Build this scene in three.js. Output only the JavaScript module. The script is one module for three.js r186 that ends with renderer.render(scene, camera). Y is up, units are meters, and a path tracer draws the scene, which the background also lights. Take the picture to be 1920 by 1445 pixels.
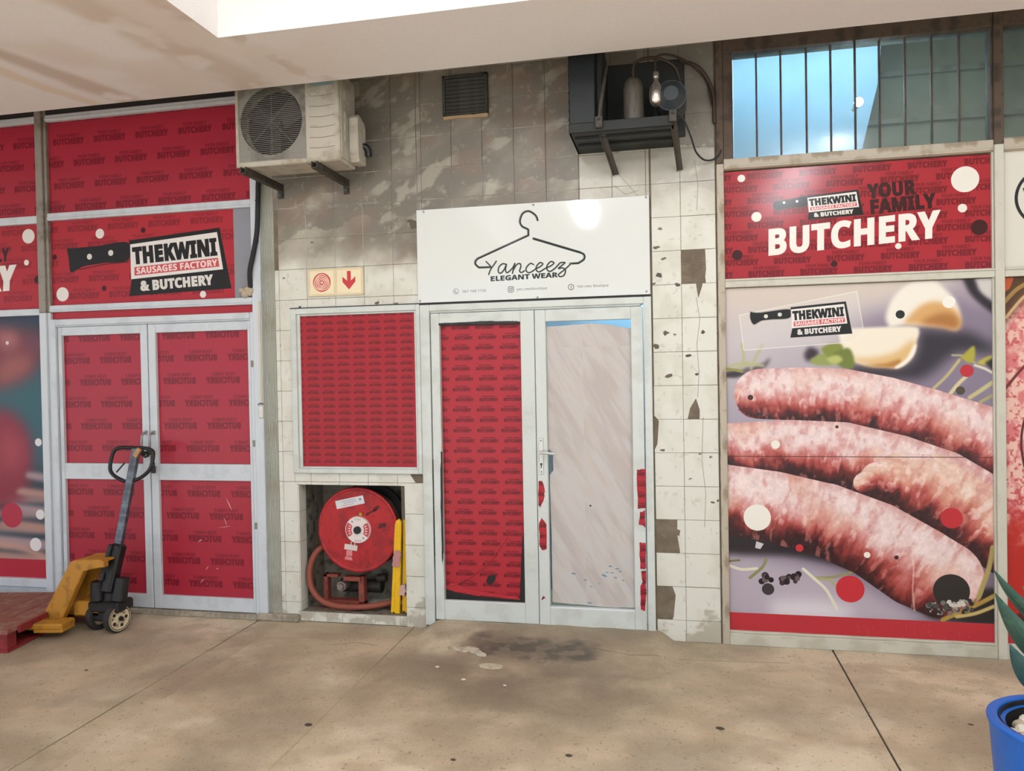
import * as THREE from 'three';
import { RectAreaLightUniformsLib } from 'three/addons/lights/RectAreaLightUniformsLib.js';
import { mergeGeometries } from 'three/addons/utils/BufferGeometryUtils.js';

// ---------- camera, sky, large lights, exposure ----------
const scene = new THREE.Scene();
const camera = new THREE.PerspectiveCamera(53.16, 1920 / 1445, 0.05, 200);
camera.position.set(0, 1.64, 4.753);
camera.rotation.set(THREE.MathUtils.degToRad(-0.858), THREE.MathUtils.degToRad(11.973), THREE.MathUtils.degToRad(-1.029), 'YXZ');
const renderer = new THREE.WebGLRenderer({ antialias: true });
renderer.toneMapping = THREE.LinearToneMapping;
renderer.toneMappingExposure = 1.3;
renderer.shadowMap.enabled = true; RectAreaLightUniformsLib.init();
const SKY_STRENGTH = 1.2, LAMP_LEFT = 1.5, LAMP_RIGHT = 2.7, LAMP_FAR = 3, LAMP_GLOW = 18, LAMP_COLOR = '#f2f4fb';
{ // a bright overcast sky: only air, a little bluer overhead, grey below the horizon
  const W = 64, H = 32, d = new Float32Array(W * H * 4);
  for (let y = 0; y < H; y++) for (let x = 0; x < W; x++) {
    const e = ((y + 0.5) / H - 0.5) * Math.PI, k = Math.max(0, Math.sin(e)), o = (y * W + x) * 4;
    const c = e < 0 ? [0.24, 0.23, 0.21] : [0.84 - 0.3 * k, 0.95 - 0.18 * k, 1.12 + 0.02 * k];
    d[o] = c[0]; d[o + 1] = c[1]; d[o + 2] = c[2]; d[o + 3] = 1;
  }
  const t = new THREE.DataTexture(d, W, H, THREE.RGBAFormat, THREE.FloatType);
  t.magFilter = THREE.LinearFilter; t.mapping = THREE.EquirectangularReflectionMapping; t.needsUpdate = true;
  scene.background = t; scene.environment = t; scene.backgroundIntensity = SKY_STRENGTH; scene.environmentIntensity = SKY_STRENGTH;
}

{ // sun over the roof: it reaches the pavement outside and the outer strip of the floor, never the shops
  const sun = new THREE.DirectionalLight('#fbfaff', 11); sun.position.set(-5, 18, 29); sun.target.position.set(0, 0, 9); sun.castShadow = true; sun.shadow.radius = 1;
  const s = sun.shadow.camera; s.left = -14; s.right = 14; s.top = 14; s.bottom = -14; s.near = 1; s.far = 60; sun.shadow.mapSize.set(2048, 2048); scene.add(sun, sun.target);
}

// ---------- helpers ----------
function rngOf(seed) { let s = seed >>> 0; return () => { s = (s + 0x6d2b79f5) | 0; let t = Math.imul(s ^ (s >>> 15), 1 | s); t = (t + Math.imul(t ^ (t >>> 7), 61 | t)) ^ t; return ((t ^ (t >>> 14)) >>> 0) / 4294967296; }; }
const rnd = rngOf(77);
const hash = (x, y) => { let h = Math.imul(x, 374761393) + Math.imul(y, 668265263); h = Math.imul(h ^ (h >>> 13), 1274126177); return ((h ^ (h >>> 16)) >>> 0) / 4294967296; };
function vnoise(x, y) {
  const ix = Math.floor(x), iy = Math.floor(y), fx = x - ix, fy = y - iy, u = fx * fx * (3 - 2 * fx), v = fy * fy * (3 - 2 * fy);
  const a = hash(ix, iy), b = hash(ix + 1, iy), c = hash(ix, iy + 1), d = hash(ix + 1, iy + 1);
  return a + (b - a) * u + (c - a) * v + (a - b - c + d) * u * v;
}
function fbm(x, y, o = 4) { let s = 0, a = 0.5, n = 0; for (let i = 0; i < o; i++) { s += a * vnoise(x, y); n += a; a *= 0.5; x = x * 2.03 + 17.1; y = y * 2.03 + 9.7; } return s / n; }
const clamp = (x, a = 0, b = 1) => Math.min(b, Math.max(a, x));
const sstep = (a, b, x) => { const t = clamp((x - a) / (b - a)); return t * t * (3 - 2 * t); };
const lerp = (a, b, t) => a + (b - a) * t;
const mix3 = (a, b, t) => [lerp(a[0], b[0], t), lerp(a[1], b[1], t), lerp(a[2], b[2], t)];

const used = new Map();
function numbered(n) { const k = used.get(n) ?? 0; used.set(n, k + 1); return k ? n + '_' + String(k).padStart(3, '0') : n; }
const BASE = new Map();
function thing(name, label, category, base = [0, 0, 0], group) {
  const o = new THREE.Group(); o.name = numbered(name); o.position.set(...base); BASE.set(o, base);
  o.userData = { label, category }; if (group) o.userData.group = group;
  scene.add(o); return o;
}
function structure(name) { const o = new THREE.Group(); o.name = numbered(name); o.userData = { kind: 'structure' }; BASE.set(o, [0, 0, 0]); scene.add(o); return o; }
function part(parent, name, geo, m, label) {   // geometry in world coordinates becomes a part of its thing (or a sub-part of a part)
  const b = BASE.get(parent); geo.translate(-b[0], -b[1], -b[2]);
  const o = new THREE.Mesh(geo, m); const ns = parent.userData.names ?? null;
  o.name = partName(parent, name); BASE.set(o, b); o.castShadow = o.receiveShadow = true;
  if (label) o.userData.label = label;
  parent.add(o); return o;
}
const partNames = new Map();
function partName(parent, n) { const root = parent; if (!partNames.has(root)) partNames.set(root, new Map()); const m = partNames.get(root), k = m.get(n) ?? 0; m.set(n, k + 1); return k ? n + '_' + String(k).padStart(3, '0') : n; }
function single(name, geo, m, label, category, base = [0, 0, 0], group) {
  geo.translate(-base[0], -base[1], -base[2]);
  const o = new THREE.Mesh(geo, m); o.name = numbered(name); o.position.set(...base); o.castShadow = o.receiveShadow = true;
  o.userData = { label, category }; if (group) o.userData.group = group;
  BASE.set(o, base); scene.add(o); return o;
}

function worldUV(g) {      // uv in metres, by the way each face points
  const p = g.attributes.position, uv = new Float32Array(p.count * 2), a = new THREE.Vector3(), b = new THREE.Vector3(), c = new THREE.Vector3(), n = new THREE.Vector3();
  for (let i = 0; i < p.count; i += 3) {
    a.fromBufferAttribute(p, i); b.fromBufferAttribute(p, i + 1); c.fromBufferAttribute(p, i + 2);
    n.copy(b).sub(a).cross(c.clone().sub(a));
    const x = Math.abs(n.x), y = Math.abs(n.y), z = Math.abs(n.z);
    [a, b, c].forEach((v, k) => { const o = (i + k) * 2; if (z >= x && z >= y) { uv[o] = v.x; uv[o + 1] = v.y; } else if (y >= x) { uv[o] = v.x; uv[o + 1] = -v.z; } else { uv[o] = v.z; uv[o + 1] = v.y; } });
  }
  g.setAttribute('uv', new THREE.BufferAttribute(uv, 2)); return g;
}
function plain(g) { const o = g.index ? g.toNonIndexed() : g; for (const k of Object.keys(o.attributes)) if (!['position', 'normal', 'uv'].includes(k)) o.deleteAttribute(k); return o; }
function mg(...list) { const l = list.flat().map(plain); return l.length === 1 ? l[0] : mergeGeometries(l); }
function bx(x0, y0, z0, x1, y1, z1, c = 0.002) {      // a box between two corners with chamfered edges, 44 triangles
  const ctr = [(x0 + x1) / 2, (y0 + y1) / 2, (z0 + z1) / 2], h = [Math.abs(x1 - x0) / 2, Math.abs(y1 - y0) / 2, Math.abs(z1 - z0) / 2];
  c = Math.min(c, h[0] * 0.45, h[1] * 0.45, h[2] * 0.45);
  const V = (s, ax) => s.map((q, i) => ctr[i] + q * (i === ax ? h[i] : h[i] - c)), pos = [];
  const tri = (a, b, d) => {
    const u = b.map((q, i) => q - a[i]), v = d.map((q, i) => q - a[i]);
    const n = [u[1] * v[2] - u[2] * v[1], u[2] * v[0] - u[0] * v[2], u[0] * v[1] - u[1] * v[0]], m = a.map((q, i) => (q + b[i] + d[i]) / 3 - ctr[i]);
    n[0] * m[0] + n[1] * m[1] + n[2] * m[2] >= 0 ? pos.push(...a, ...b, ...d) : pos.push(...a, ...d, ...b);
  };
  const quad = (a, b, d, e) => { tri(a, b, d); tri(a, d, e); };
  const S = [-1, 1];
  for (let a = 0; a < 3; a++) {
    const b = (a + 1) % 3, d = (a + 2) % 3, at = (va, vb, vd) => { const s = [0, 0, 0]; s[a] = va; s[b] = vb; s[d] = vd; return s; };
    for (const s of S) quad(V(at(s, -1, -1), a), V(at(s, 1, -1), a), V(at(s, 1, 1), a), V(at(s, -1, 1), a));
    for (const s of S) for (const r of S) quad(V(at(s, r, -1), a), V(at(s, r, 1), a), V(at(s, r, 1), b), V(at(s, r, -1), b));
  }
  for (const x of S) for (const y of S) for (const z of S) tri(V([x, y, z], 0), V([x, y, z], 1), V([x, y, z], 2));
  const g = new THREE.BufferGeometry(); g.setAttribute('position', new THREE.BufferAttribute(new Float32Array(pos), 3)); g.computeVertexNormals();
  return worldUV(g);
}
function poly(pts, z0, z1, holes = [], bevel = 0) {    // a flat outline with real thickness
  const s = new THREE.Shape(pts.map((p) => new THREE.Vector2(p[0], p[1])));
  for (const h of holes) s.holes.push(new THREE.Path(h.map((p) => new THREE.Vector2(p[0], p[1]))));
  const g = new THREE.ExtrudeGeometry(s, { depth: z1 - z0 - 2 * bevel, bevelEnabled: bevel > 0, bevelSize: bevel, bevelThickness: bevel, bevelOffset: -bevel, bevelSegments: 1, curveSegments: 24 });
  g.translate(0, 0, z0 + bevel); return plain(g);
}
const v3 = (a) => new THREE.Vector3(...a);
function tube(pts, r, seg = 40, rad = 10, closed = false) { return plain(new THREE.TubeGeometry(new THREE.CatmullRomCurve3(pts.map(v3), closed, 'centripetal'), seg, r, rad, closed)); }
function rod(a, b, r, r2 = r, rad = 16) {
  const A = v3(a), B = v3(b), g = new THREE.CylinderGeometry(r2, r, A.distanceTo(B), rad);
  g.applyQuaternion(new THREE.Quaternion().setFromUnitVectors(new THREE.Vector3(0, 1, 0), B.clone().sub(A).normalize())); g.translate((A.x + B.x) / 2, (A.y + B.y) / 2, (A.z + B.z) / 2); return plain(g);
}
function bar(a, b, w, d, up = [0, 0, 1], c = 0.002) {   // rectangular bar from a to b
  const A = v3(a), B = v3(b), y = B.clone().sub(A), L = y.length(); y.normalize();
  const x = y.clone().cross(v3(up)).normalize(), z = x.clone().cross(y);
  const g = bx(-w / 2, 0, -d / 2, w / 2, L, d / 2, c); g.applyMatrix4(new THREE.Matrix4().makeBasis(x, y, z).setPosition(A)); return g;
}
function lathe(pts, seg = 32) { return plain(new THREE.LatheGeometry(pts.map((p) => new THREE.Vector2(p[0], p[1])), seg)); }
function printBox(x0, y0, x1, y1, z0, z1) {    // a thin board whose print covers its face
  const g = plain(new THREE.BoxGeometry(x1 - x0, y1 - y0, z1 - z0)); g.translate((x0 + x1) / 2, (y0 + y1) / 2, (z0 + z1) / 2);
  const p = g.attributes.position, uv = g.attributes.uv;
  for (let i = 0; i < p.count; i++) uv.setXY(i, (p.getX(i) - x0) / (x1 - x0), (p.getY(i) - y0) / (y1 - y0));
  return g;
}
// textures
function canvasOf(w, h) { const c = document.createElement('canvas'); c.width = w; c.height = h; return [c, c.getContext('2d')]; }
function texOf(c, srgb = true, wrap = THREE.ClampToEdgeWrapping) { const t = new THREE.CanvasTexture(c); if (srgb) t.colorSpace = THREE.SRGBColorSpace; t.wrapS = t.wrapT = wrap; t.magFilter = THREE.LinearFilter; t.anisotropy = 8; return t; }
function pixelTex(w, h, f, srgb = true, wrap = THREE.RepeatWrapping) {   // f(x, y from the top) gives 0..255 colours
  const [c, x] = canvasOf(w, h), im = x.createImageData(w, h), d = im.data;
  for (let j = 0; j < h; j++) for (let i = 0; i < w; i++) { const q = f(i, j), o = (j * w + i) * 4; d[o] = q[0]; d[o + 1] = q[1]; d[o + 2] = q[2]; d[o + 3] = 255; }
  x.putImageData(im, 0, 0); return texOf(c, srgb, wrap);
}
const hex = (s) => [parseInt(s.slice(1, 3), 16), parseInt(s.slice(3, 5), 16), parseInt(s.slice(5, 7), 16)];
function mat(color, roughness = 0.5, metalness = 0, extra = {}) { return new THREE.MeshStandardMaterial({ color, roughness, metalness, ...extra }); }
// a surface with patches of a second tone and fine grain; repeats every `size` metres
function worn(a, b, { size = 0.8, scale = 6, amount = 0.7, grain = 10, seed = 0, px = 256, rough = 0.5, metal = 0, lo = 0.45, hi = 0.75, bump = 0 } = {}) {
  const A = hex(a), B = hex(b), per = 1;
  const val = (i, j) => { const u = i / px, v = j / px, wu = Math.min(u, 1 - u), wv = Math.min(v, 1 - v); return fbm(seed + wu * scale * 2, seed * 1.7 + wv * scale * 2 + (u > 0.5 ? 0 : 0), 5); };
  const t = pixelTex(px, px, (i, j) => { const k = sstep(lo, hi, val(i, j)) * amount, g = (hash(i + seed * 31, j) - 0.5) * grain; return mix3(A, B, k).map((q) => clamp(q + g, 0, 255)); });
  t.repeat.set(per / size, per / size);
  const m = mat('#ffffff', rough, metal, { map: t });
  if (bump) { m.bumpMap = t; m.bumpScale = bump; }
  return m;
}

// ---------- prints (flat artwork of the signs, posters and vinyls; units are millimetres, y down) ----------
const RED = '#ac2b37';
function mmCanvas(w, h, k) { const [c, x] = canvasOf(Math.round(w * k), Math.round(h * k)); x.scale(k, k); return [c, x]; }
function path(x, pts, close = true) { x.beginPath(); pts.forEach((p, i) => (i ? x.lineTo(p[0], p[1]) : x.moveTo(p[0], p[1]))); if (close) x.closePath(); }
function fillPoly(x, pts, col) { path(x, pts); x.fillStyle = col; x.fill(); }
function curve(x, pts, w, col, close = false) {
  x.beginPath(); x.moveTo(...pts[0]);
  for (let i = 0; i < pts.length - 1; i++) {
    const p0 = pts[Math.max(0, i - 1)], p1 = pts[i], p2 = pts[i + 1], p3 = pts[Math.min(pts.length - 1, i + 2)];
    x.bezierCurveTo(p1[0] + (p2[0] - p0[0]) / 6, p1[1] + (p2[1] - p0[1]) / 6, p2[0] - (p3[0] - p1[0]) / 6, p2[1] - (p3[1] - p1[1]) / 6, p2[0], p2[1]);
  }
  if (close) { x.closePath(); x.fillStyle = col; x.fill(); return; }
  x.lineWidth = w; x.strokeStyle = col; x.lineCap = x.lineJoin = 'round'; x.stroke();
}
function disc(x, cx, cy, r, col) { x.beginPath(); x.arc(cx, cy, r, 0, Math.PI * 2); x.fillStyle = col; x.fill(); }
// text on a baseline a -> b whose capitals rise by `up`
function ptext(x, str, a, b, up, col, fat = 0, font = 'bold 100px sans-serif') {
  x.save(); x.font = font; const w = x.measureText(str).width;
  x.transform((b[0] - a[0]) / w, (b[1] - a[1]) / w, -up[0] / 71.4, Math.abs(up[1]) / 71.4, a[0], a[1]);
  x.fillStyle = x.strokeStyle = col; x.lineWidth = fat; x.lineJoin = 'miter'; x.miterLimit = 3; x.fillText(str, 0, 0); if (fat) x.strokeText(str, 0, 0); x.restore();
}
function wordPair(x, cx, base, w, col) {   // the two-line mark that repeats over the red vinyl
  ptext(x, 'YOUR FAMILY', [cx - w * 0.36, base - w * 0.2], [cx + w * 0.36, base - w * 0.2], [0, w * 0.085], col, 8);
  ptext(x, 'BUTCHERY', [cx - w / 2, base], [cx + w / 2, base], [0, w * 0.155], col, 14);
}
function vinylTex(period, row, w, stagger, k, tint = RED, ink = 'rgba(84,18,28,0.4)', mirror = false) {   // one cell of the pattern: two rows
  const [c, x] = mmCanvas(period, row * 2, k);
  x.fillStyle = tint; x.fillRect(0, 0, period, row * 2); if (mirror) { x.translate(period, 0); x.scale(-1, 1); }
  for (let r = 0; r < 2; r++) for (const s of [-1, 0, 1]) wordPair(x, period * (0.5 + s + (r ? stagger : 0)), row * (r + 0.72), w, ink);
  const t = texOf(c, true, THREE.RepeatWrapping); t.repeat.set(1000 / period, 1000 / (row * 2)); return t;
}
function vinylRows(x, W, H, period, row, w, ink) { for (let r = 0, y = row * 0.7; y < H + row; r++, y += row) for (let cx = (r % 2) * period * 0.5 - period * 0.2; cx < W + period; cx += period) wordPair(x, cx, y, w, ink); }

// cleaver mark: the blade quad carries the words
function cleaver(x, blade, handle, rivets, edge = '#b9b6ae') {
  const [tl, tr, br, bl] = [blade[0], blade[1], blade[2], blade[3]];
  const q = (u, v) => { const a = [lerp(tl[0], tr[0], u), lerp(tl[1], tr[1], u)], b = [lerp(bl[0], br[0], u), lerp(bl[1], br[1], u)]; return [lerp(a[0], b[0], v), lerp(a[1], b[1], v)]; };
  const h = Math.hypot(bl[0] - tl[0], bl[1] - tl[1]), up = (f) => { const a = q(0.4, 0), b = q(0.4, 1); return [(a[0] - b[0]) * f, (a[1] - b[1]) * f]; };
  if (edge) curve(x, [...handle, handle[0]], h * 0.05, edge);
  x.beginPath(); curve(x, [...handle, handle[0]], 0, '#1d1d1f', true);
  for (const r of rivets) disc(x, r[0], r[1], r[2] ?? h * 0.045, '#d8d5cf');
  const b5 = [tl, tr, br, bl, blade[4]];
  if (edge) { path(x, b5); x.lineWidth = h * 0.025; x.strokeStyle = edge; x.stroke(); }
  fillPoly(x, b5, '#1b1b1d');
  fillPoly(x, [q(0.008, 0.07), q(0.965, 0.065), q(0.955, 0.68), q(0.02, 0.70)], '#e4e1dc');
  ptext(x, 'THEKWINI', q(0.045, 0.425), q(0.925, 0.43), up(0.27), '#1b1b1d', 9);
  fillPoly(x, [q(0.055, 0.49), q(0.925, 0.485), q(0.925, 0.63), q(0.055, 0.64)], '#c65359');
  ptext(x, 'SAUSAGES FACTORY', q(0.075, 0.615), q(0.905, 0.61), up(0.105), '#f0dcd8', 3);
  ptext(x, '& BUTCHERY', q(0.115, 0.92), q(0.83, 0.91), up(0.16), '#dcd9d4', 8);
}

const texDoorVinyl = vinylTex(338, 157, 257, 0.5, 1.4, '#a82f3f', 'rgba(84,18,28,0.36)', true);  // tint turned pinker for reflected sky haze; the top panels share it
const texDoorVinylMid = vinylTex(158, 66, 120, 0.12, 3, RED, 'rgba(70,14,22,0.47)');
const texTopVinyl = vinylTex(338, 157, 257, 0.5, 1, '#a82f3f', 'rgba(84,18,28,0.36)');
const texWindowVinyl = vinylTex(110, 46, 84, 0.04, 4, '#a2242f', 'rgba(70,14,22,0.42)');

function leftSignPrint() {      // 1600 x 620 from (-4.39, 2.80)
  const W = 1600, H = 620, [c, x] = mmCanvas(W, H, 0.9);
  x.fillStyle = RED; x.fillRect(0, 0, W, H); vinylRows(x, W, H, 330, 120, 250, 'rgba(84,18,28,0.28)');
  for (const [a, b, r] of [[406, 111, 35], [84, 529, 51], [1213, 573, 24]]) disc(x, a, b, r, '#e3e0da');
  for (const [a, b, r] of [[757, 106, 19], [430, 500, 19], [27, 259, 19]]) disc(x, a, b, r, '#3f1218');
  x.save(); curve(x, [[160, 345], [200, 352], [270, 352], [440, 330], [626, 322]], 8, '#5a1820'); x.restore();
  cleaver(x, [[644, 173], [1351, 122], [1432, 540], [632, 563], [657, 436]], [[130, 203], [380, 198], [629, 186], [626, 310], [440, 320], [263, 338], [161, 374], [146, 290]], [[316, 270, 21], [491, 252, 21]], null);
  x.fillStyle = '#8f9098'; x.fillRect(1457, 0, 143, H);
  return texOf(c);
}
function farLeftSignPrint() {   // 2160 x 640 from (-6.6, 2.80); the drawing's zero is at x = -5.2
  const W = 2160, H = 640, [c, x] = mmCanvas(W, H, 0.8);
  x.fillStyle = RED; x.fillRect(0, 0, W, H); vinylRows(x, W, H, 330, 120, 250, 'rgba(84,18,28,0.25)'); x.translate(1400, 0);
  disc(x, 618, 97, 53, '#e3e0da'); disc(x, 595, 287, 21, '#e3e0da'); disc(x, 685, 414, 27, '#3a1117');
  ptext(x, 'FAMILY', [80, 300], [440, 262], [8, 90], '#38161b', 6);
  ptext(x, 'BUTCHERY', [-560, 505], [474, 470], [14, 160], '#e6e3dd', 12);
  return texOf(c);
}
function butcherySignPrint() {  // 1442 x 655 from (.30, 2.815)
  const W = 1440, H = 655, [c, x] = mmCanvas(W, H, 0.95);
  x.fillStyle = '#a42c36'; x.fillRect(0, 0, W, H); vinylRows(x, W, H, 292, 72, 205, 'rgba(70,18,26,0.36)');
  for (const [a, b, r] of [[100, 42, 22], [1304, 131, 72], [1289, 291, 24], [183, 274, 29], [955, 486, 17]]) disc(x, a, b, r, '#e6e3da');
  for (const [a, b, r] of [[71, 493, 30], [1374, 403, 43], [611, 571, 18]]) disc(x, a, b, r, '#3d1a1e');
  cleaver(x, [[466, 171], [743, 152], [771, 296], [470, 306], [476, 258]], [[285, 190], [380, 182], [462, 174], [462, 226], [380, 230], [300, 240], [278, 215]], [[339, 200, 8], [411, 197, 8]], '#5a3a3a');
  ptext(x, 'YOUR', [800, 204], [1047, 194], [-4, 76], '#3a1b1f', 8);
  ptext(x, 'FAMILY', [806, 294], [1150, 276], [-4, 76], '#3a1b1f', 8);
  ptext(x, 'BUTCHERY', [236, 502], [1168, 444], [2, 146], '#ece9e2', 5);
  return texOf(c);
}
function whiteSignPrint() {     // the next bay's white board with a black ring mark, 1400 x 690
  const W = 1400, H = 690, [c, x] = mmCanvas(W, H, 0.6);
  x.fillStyle = '#d6d4c8'; x.fillRect(0, 0, W, H);
  x.beginPath(); x.arc(240, 290, 160, 0, Math.PI * 2); x.lineWidth = 16; x.strokeStyle = '#222426'; x.stroke();
  fillPoly(x, [[112, 235], [360, 220], [330, 340], [240, 390], [150, 350]], '#2a2523');
  return texOf(c);
}
function hangerSignPrint() {    // 1470 x 596 from (-1.61, 2.702)
  const W = 1470, H = 596, [c, x] = mmCanvas(W, H, 1.35), ink = '#23292a', soft = '#8d9794';
  x.fillStyle = '#dfe4e1'; x.fillRect(0, 0, W, H);
  const hook = [[790, 110], [778, 80], [737, 51], [697, 62], [678, 107], [690, 141], [722, 160], [730, 166]];
  const left = [[730, 201], [401, 331]], lowL = [[401, 331], [386, 348], [388, 368], [409, 388]], right = [[763, 224], [1053, 325]], lowR = [[1053, 325], [1076, 340], [1074, 368], [1039, 390]];
  for (const [dx, w, col] of [[-3, 14, soft], [0, 10.5, ink]]) {
    x.save(); x.translate(dx, dx * 0.7);
    curve(x, hook, w, col); curve(x, [[730, 166], [730, 201]], w, col); curve(x, left, w, col); curve(x, lowL, w, col); curve(x, [[409, 388], [487, 389]], w, col);
    curve(x, right, w + 2, col); curve(x, lowR, w, col); curve(x, [[1039, 390], [990, 391]], w, col); x.restore();
  }
  const strokes = [[[453, 350], [474, 372], [487, 389]], [[520, 351], [505, 372], [482, 402], [469, 434]],
    [[583, 374], [560, 370], [536, 390], [532, 420], [548, 428], [570, 406], [585, 374], [578, 408], [586, 427], [604, 418]], [[604, 418], [626, 396], [639, 371], [630, 402], [622, 432]], [[628, 412], [650, 380], [672, 374], [676, 394], [668, 420], [680, 430], [700, 420]],
    [[758, 384], [738, 376], [712, 400], [712, 424], [732, 433], [762, 418]], [[766, 414], [800, 398], [816, 382], [798, 374], [775, 398], [776, 422], [794, 431], [826, 414]], [[830, 412], [868, 396], [886, 379], [866, 371], [842, 396], [844, 422], [864, 431], [894, 412]],
    [[894, 412], [918, 388], [930, 380], [955, 381], [932, 400], [914, 416], [940, 413], [957, 430], [948, 458], [926, 467], [912, 456], [930, 440], [958, 420], [990, 391]]];
  for (const [d, w, col] of [[2, 9, soft], [0, 7, ink]]) { x.save(); x.translate(d, d); strokes.forEach((s) => curve(x, s, w, col)); x.restore(); }
  ptext(x, 'ELEGANT WEAR', [478, 477], [908, 470], [0, 30], '#2c3333', 5);
  const grey = '#4c5453';
  x.lineWidth = 2.5; x.strokeStyle = grey;
  x.beginPath(); x.arc(253, 533, 17, 0, 7); x.stroke(); curve(x, [[246, 526], [248, 536], [259, 542]], 4, grey);
  x.beginPath(); x.roundRect(594, 517, 34, 34, 9); x.stroke(); x.beginPath(); x.arc(611, 534, 8, 0, 7); x.stroke(); disc(x, 620, 525, 2, grey);
  x.beginPath(); x.arc(991, 535, 17, 0, 7); x.stroke(); ptext(x, 'f', [987, 546], [996, 546], [0, 18], grey);
  ptext(x, '067 168 1730', [296, 542], [452, 542], [0, 15], grey, 0, '100px sans-serif');
  ptext(x, 'yan_ceezboutique', [648, 542], [842, 542], [0, 15], grey, 0, '100px sans-serif');
  ptext(x, 'Yan-ceez Boutique', [1028, 541], [1222, 541], [0, 15], grey, 0, '100px sans-serif');
  return texOf(c);
}

// food posters
function blob(x, pts, col, blur) { x.save(); x.filter = `blur(${blur}px)`; curve(x, [...pts, pts[0]], 0, col, true); x.restore(); }
function sausage(im, W, H, k, chain, warm) {    // paints one sausage of the printed food photograph
  const d = im.data, R = Math.max(...chain.map((c) => c[2])), xs = chain.map((c) => c[0]), ys = chain.map((c) => c[1]);
  const i0 = Math.max(0, Math.floor((Math.min(...xs) - R) * k)), i1 = Math.min(W - 1, Math.ceil((Math.max(...xs) + R) * k)), j0 = Math.max(0, Math.floor((Math.min(...ys) - R) * k)), j1 = Math.min(H - 1, Math.ceil((Math.max(...ys) + R) * k));
  for (let j = j0; j <= j1; j++) for (let i = i0; i <= i1; i++) {
    const px = i / k, py = j / k; let best = 9, cross = 0, br = 1, along = 0, acc = 0;
    for (let s = 0; s < chain.length - 1; s++) {
      const [ax, ay, ar] = chain[s], [cx, cy, cr] = chain[s + 1], vx = cx - ax, vy = cy - ay, L = Math.hypot(vx, vy), raw = ((px - ax) * vx + (py - ay) * vy) / (L * L), t = clamp(raw), r = lerp(ar, cr, t), ox = px - ax - vx * t, oy = py - ay - vy * t, q = Math.hypot(ox, oy) / r;
      if (q < best) { best = q; br = r; along = acc + L * (s === 0 ? Math.min(raw, t) : s === chain.length - 2 ? Math.max(raw, t) : t); cross = ((vx * (py - ay) - vy * (px - ax)) / L) / r; } acc += L;
    }
    const a = clamp((1 - best) * br * k + 0.5); if (a <= 0) continue;
    const al = along + chain[0][1] * 7, drip = fbm(al * 0.0105, cross * 1.5 + 4, 3), mid = fbm(al * 0.034 + 40, cross * 1.7, 3), fat = fbm(al * 0.03 + 9, cross * 3.2 + 3, 4), veil = fbm(al * 0.006 + 70, cross * 1.1, 2), fine = fbm(px * 0.06, py * 0.06, 3);
    const v = cross * 1.02 + 0.06 + (drip - 0.5) * 0.8 + (mid - 0.5) * 0.4;      // -1 on the upper side, 1 underneath
    const pale = warm > 0.5 ? [224, 192, 174] : [229, 208, 206], pink = warm > 0.5 ? [204, 138, 118] : [207, 150, 147];
    let col = mix3([208, 166, 164], pale, sstep(-1.0, -0.7, cross)); col = mix3(col, pink, sstep(-0.35, 0.22, v)); col = mix3(col, [172, 76, 70], sstep(0.02, 0.5, v)); col = mix3(col, [114, 44, 42], sstep(0.34, 0.76, v)); col = mix3(col, [54, 30, 32], sstep(0.58, 1.0, v));
    const up = 1 - sstep(0.15, 0.7, v);
    col = mix3(col, [240, 222, 218], sstep(0.52, 0.68, fat) * 0.6 * up); col = mix3(col, [196, 122, 118], sstep(0.54, 0.74, 1 - fat) * 0.45 * up); col = mix3(col, [216, 164, 142], sstep(0.5, 0.72, veil) * 0.4 * up);
    col = mix3(col, [206, 130, 118], sstep(0.62, 0.74, fat) * 0.5 * (1 - up));
    const g = (fine - 0.5) * 26, o = (j * W + i) * 4; for (let c = 0; c < 3; c++) d[o + c] = lerp(d[o + c], clamp(col[c] + g, 0, 255), a);
  }
}
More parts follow.
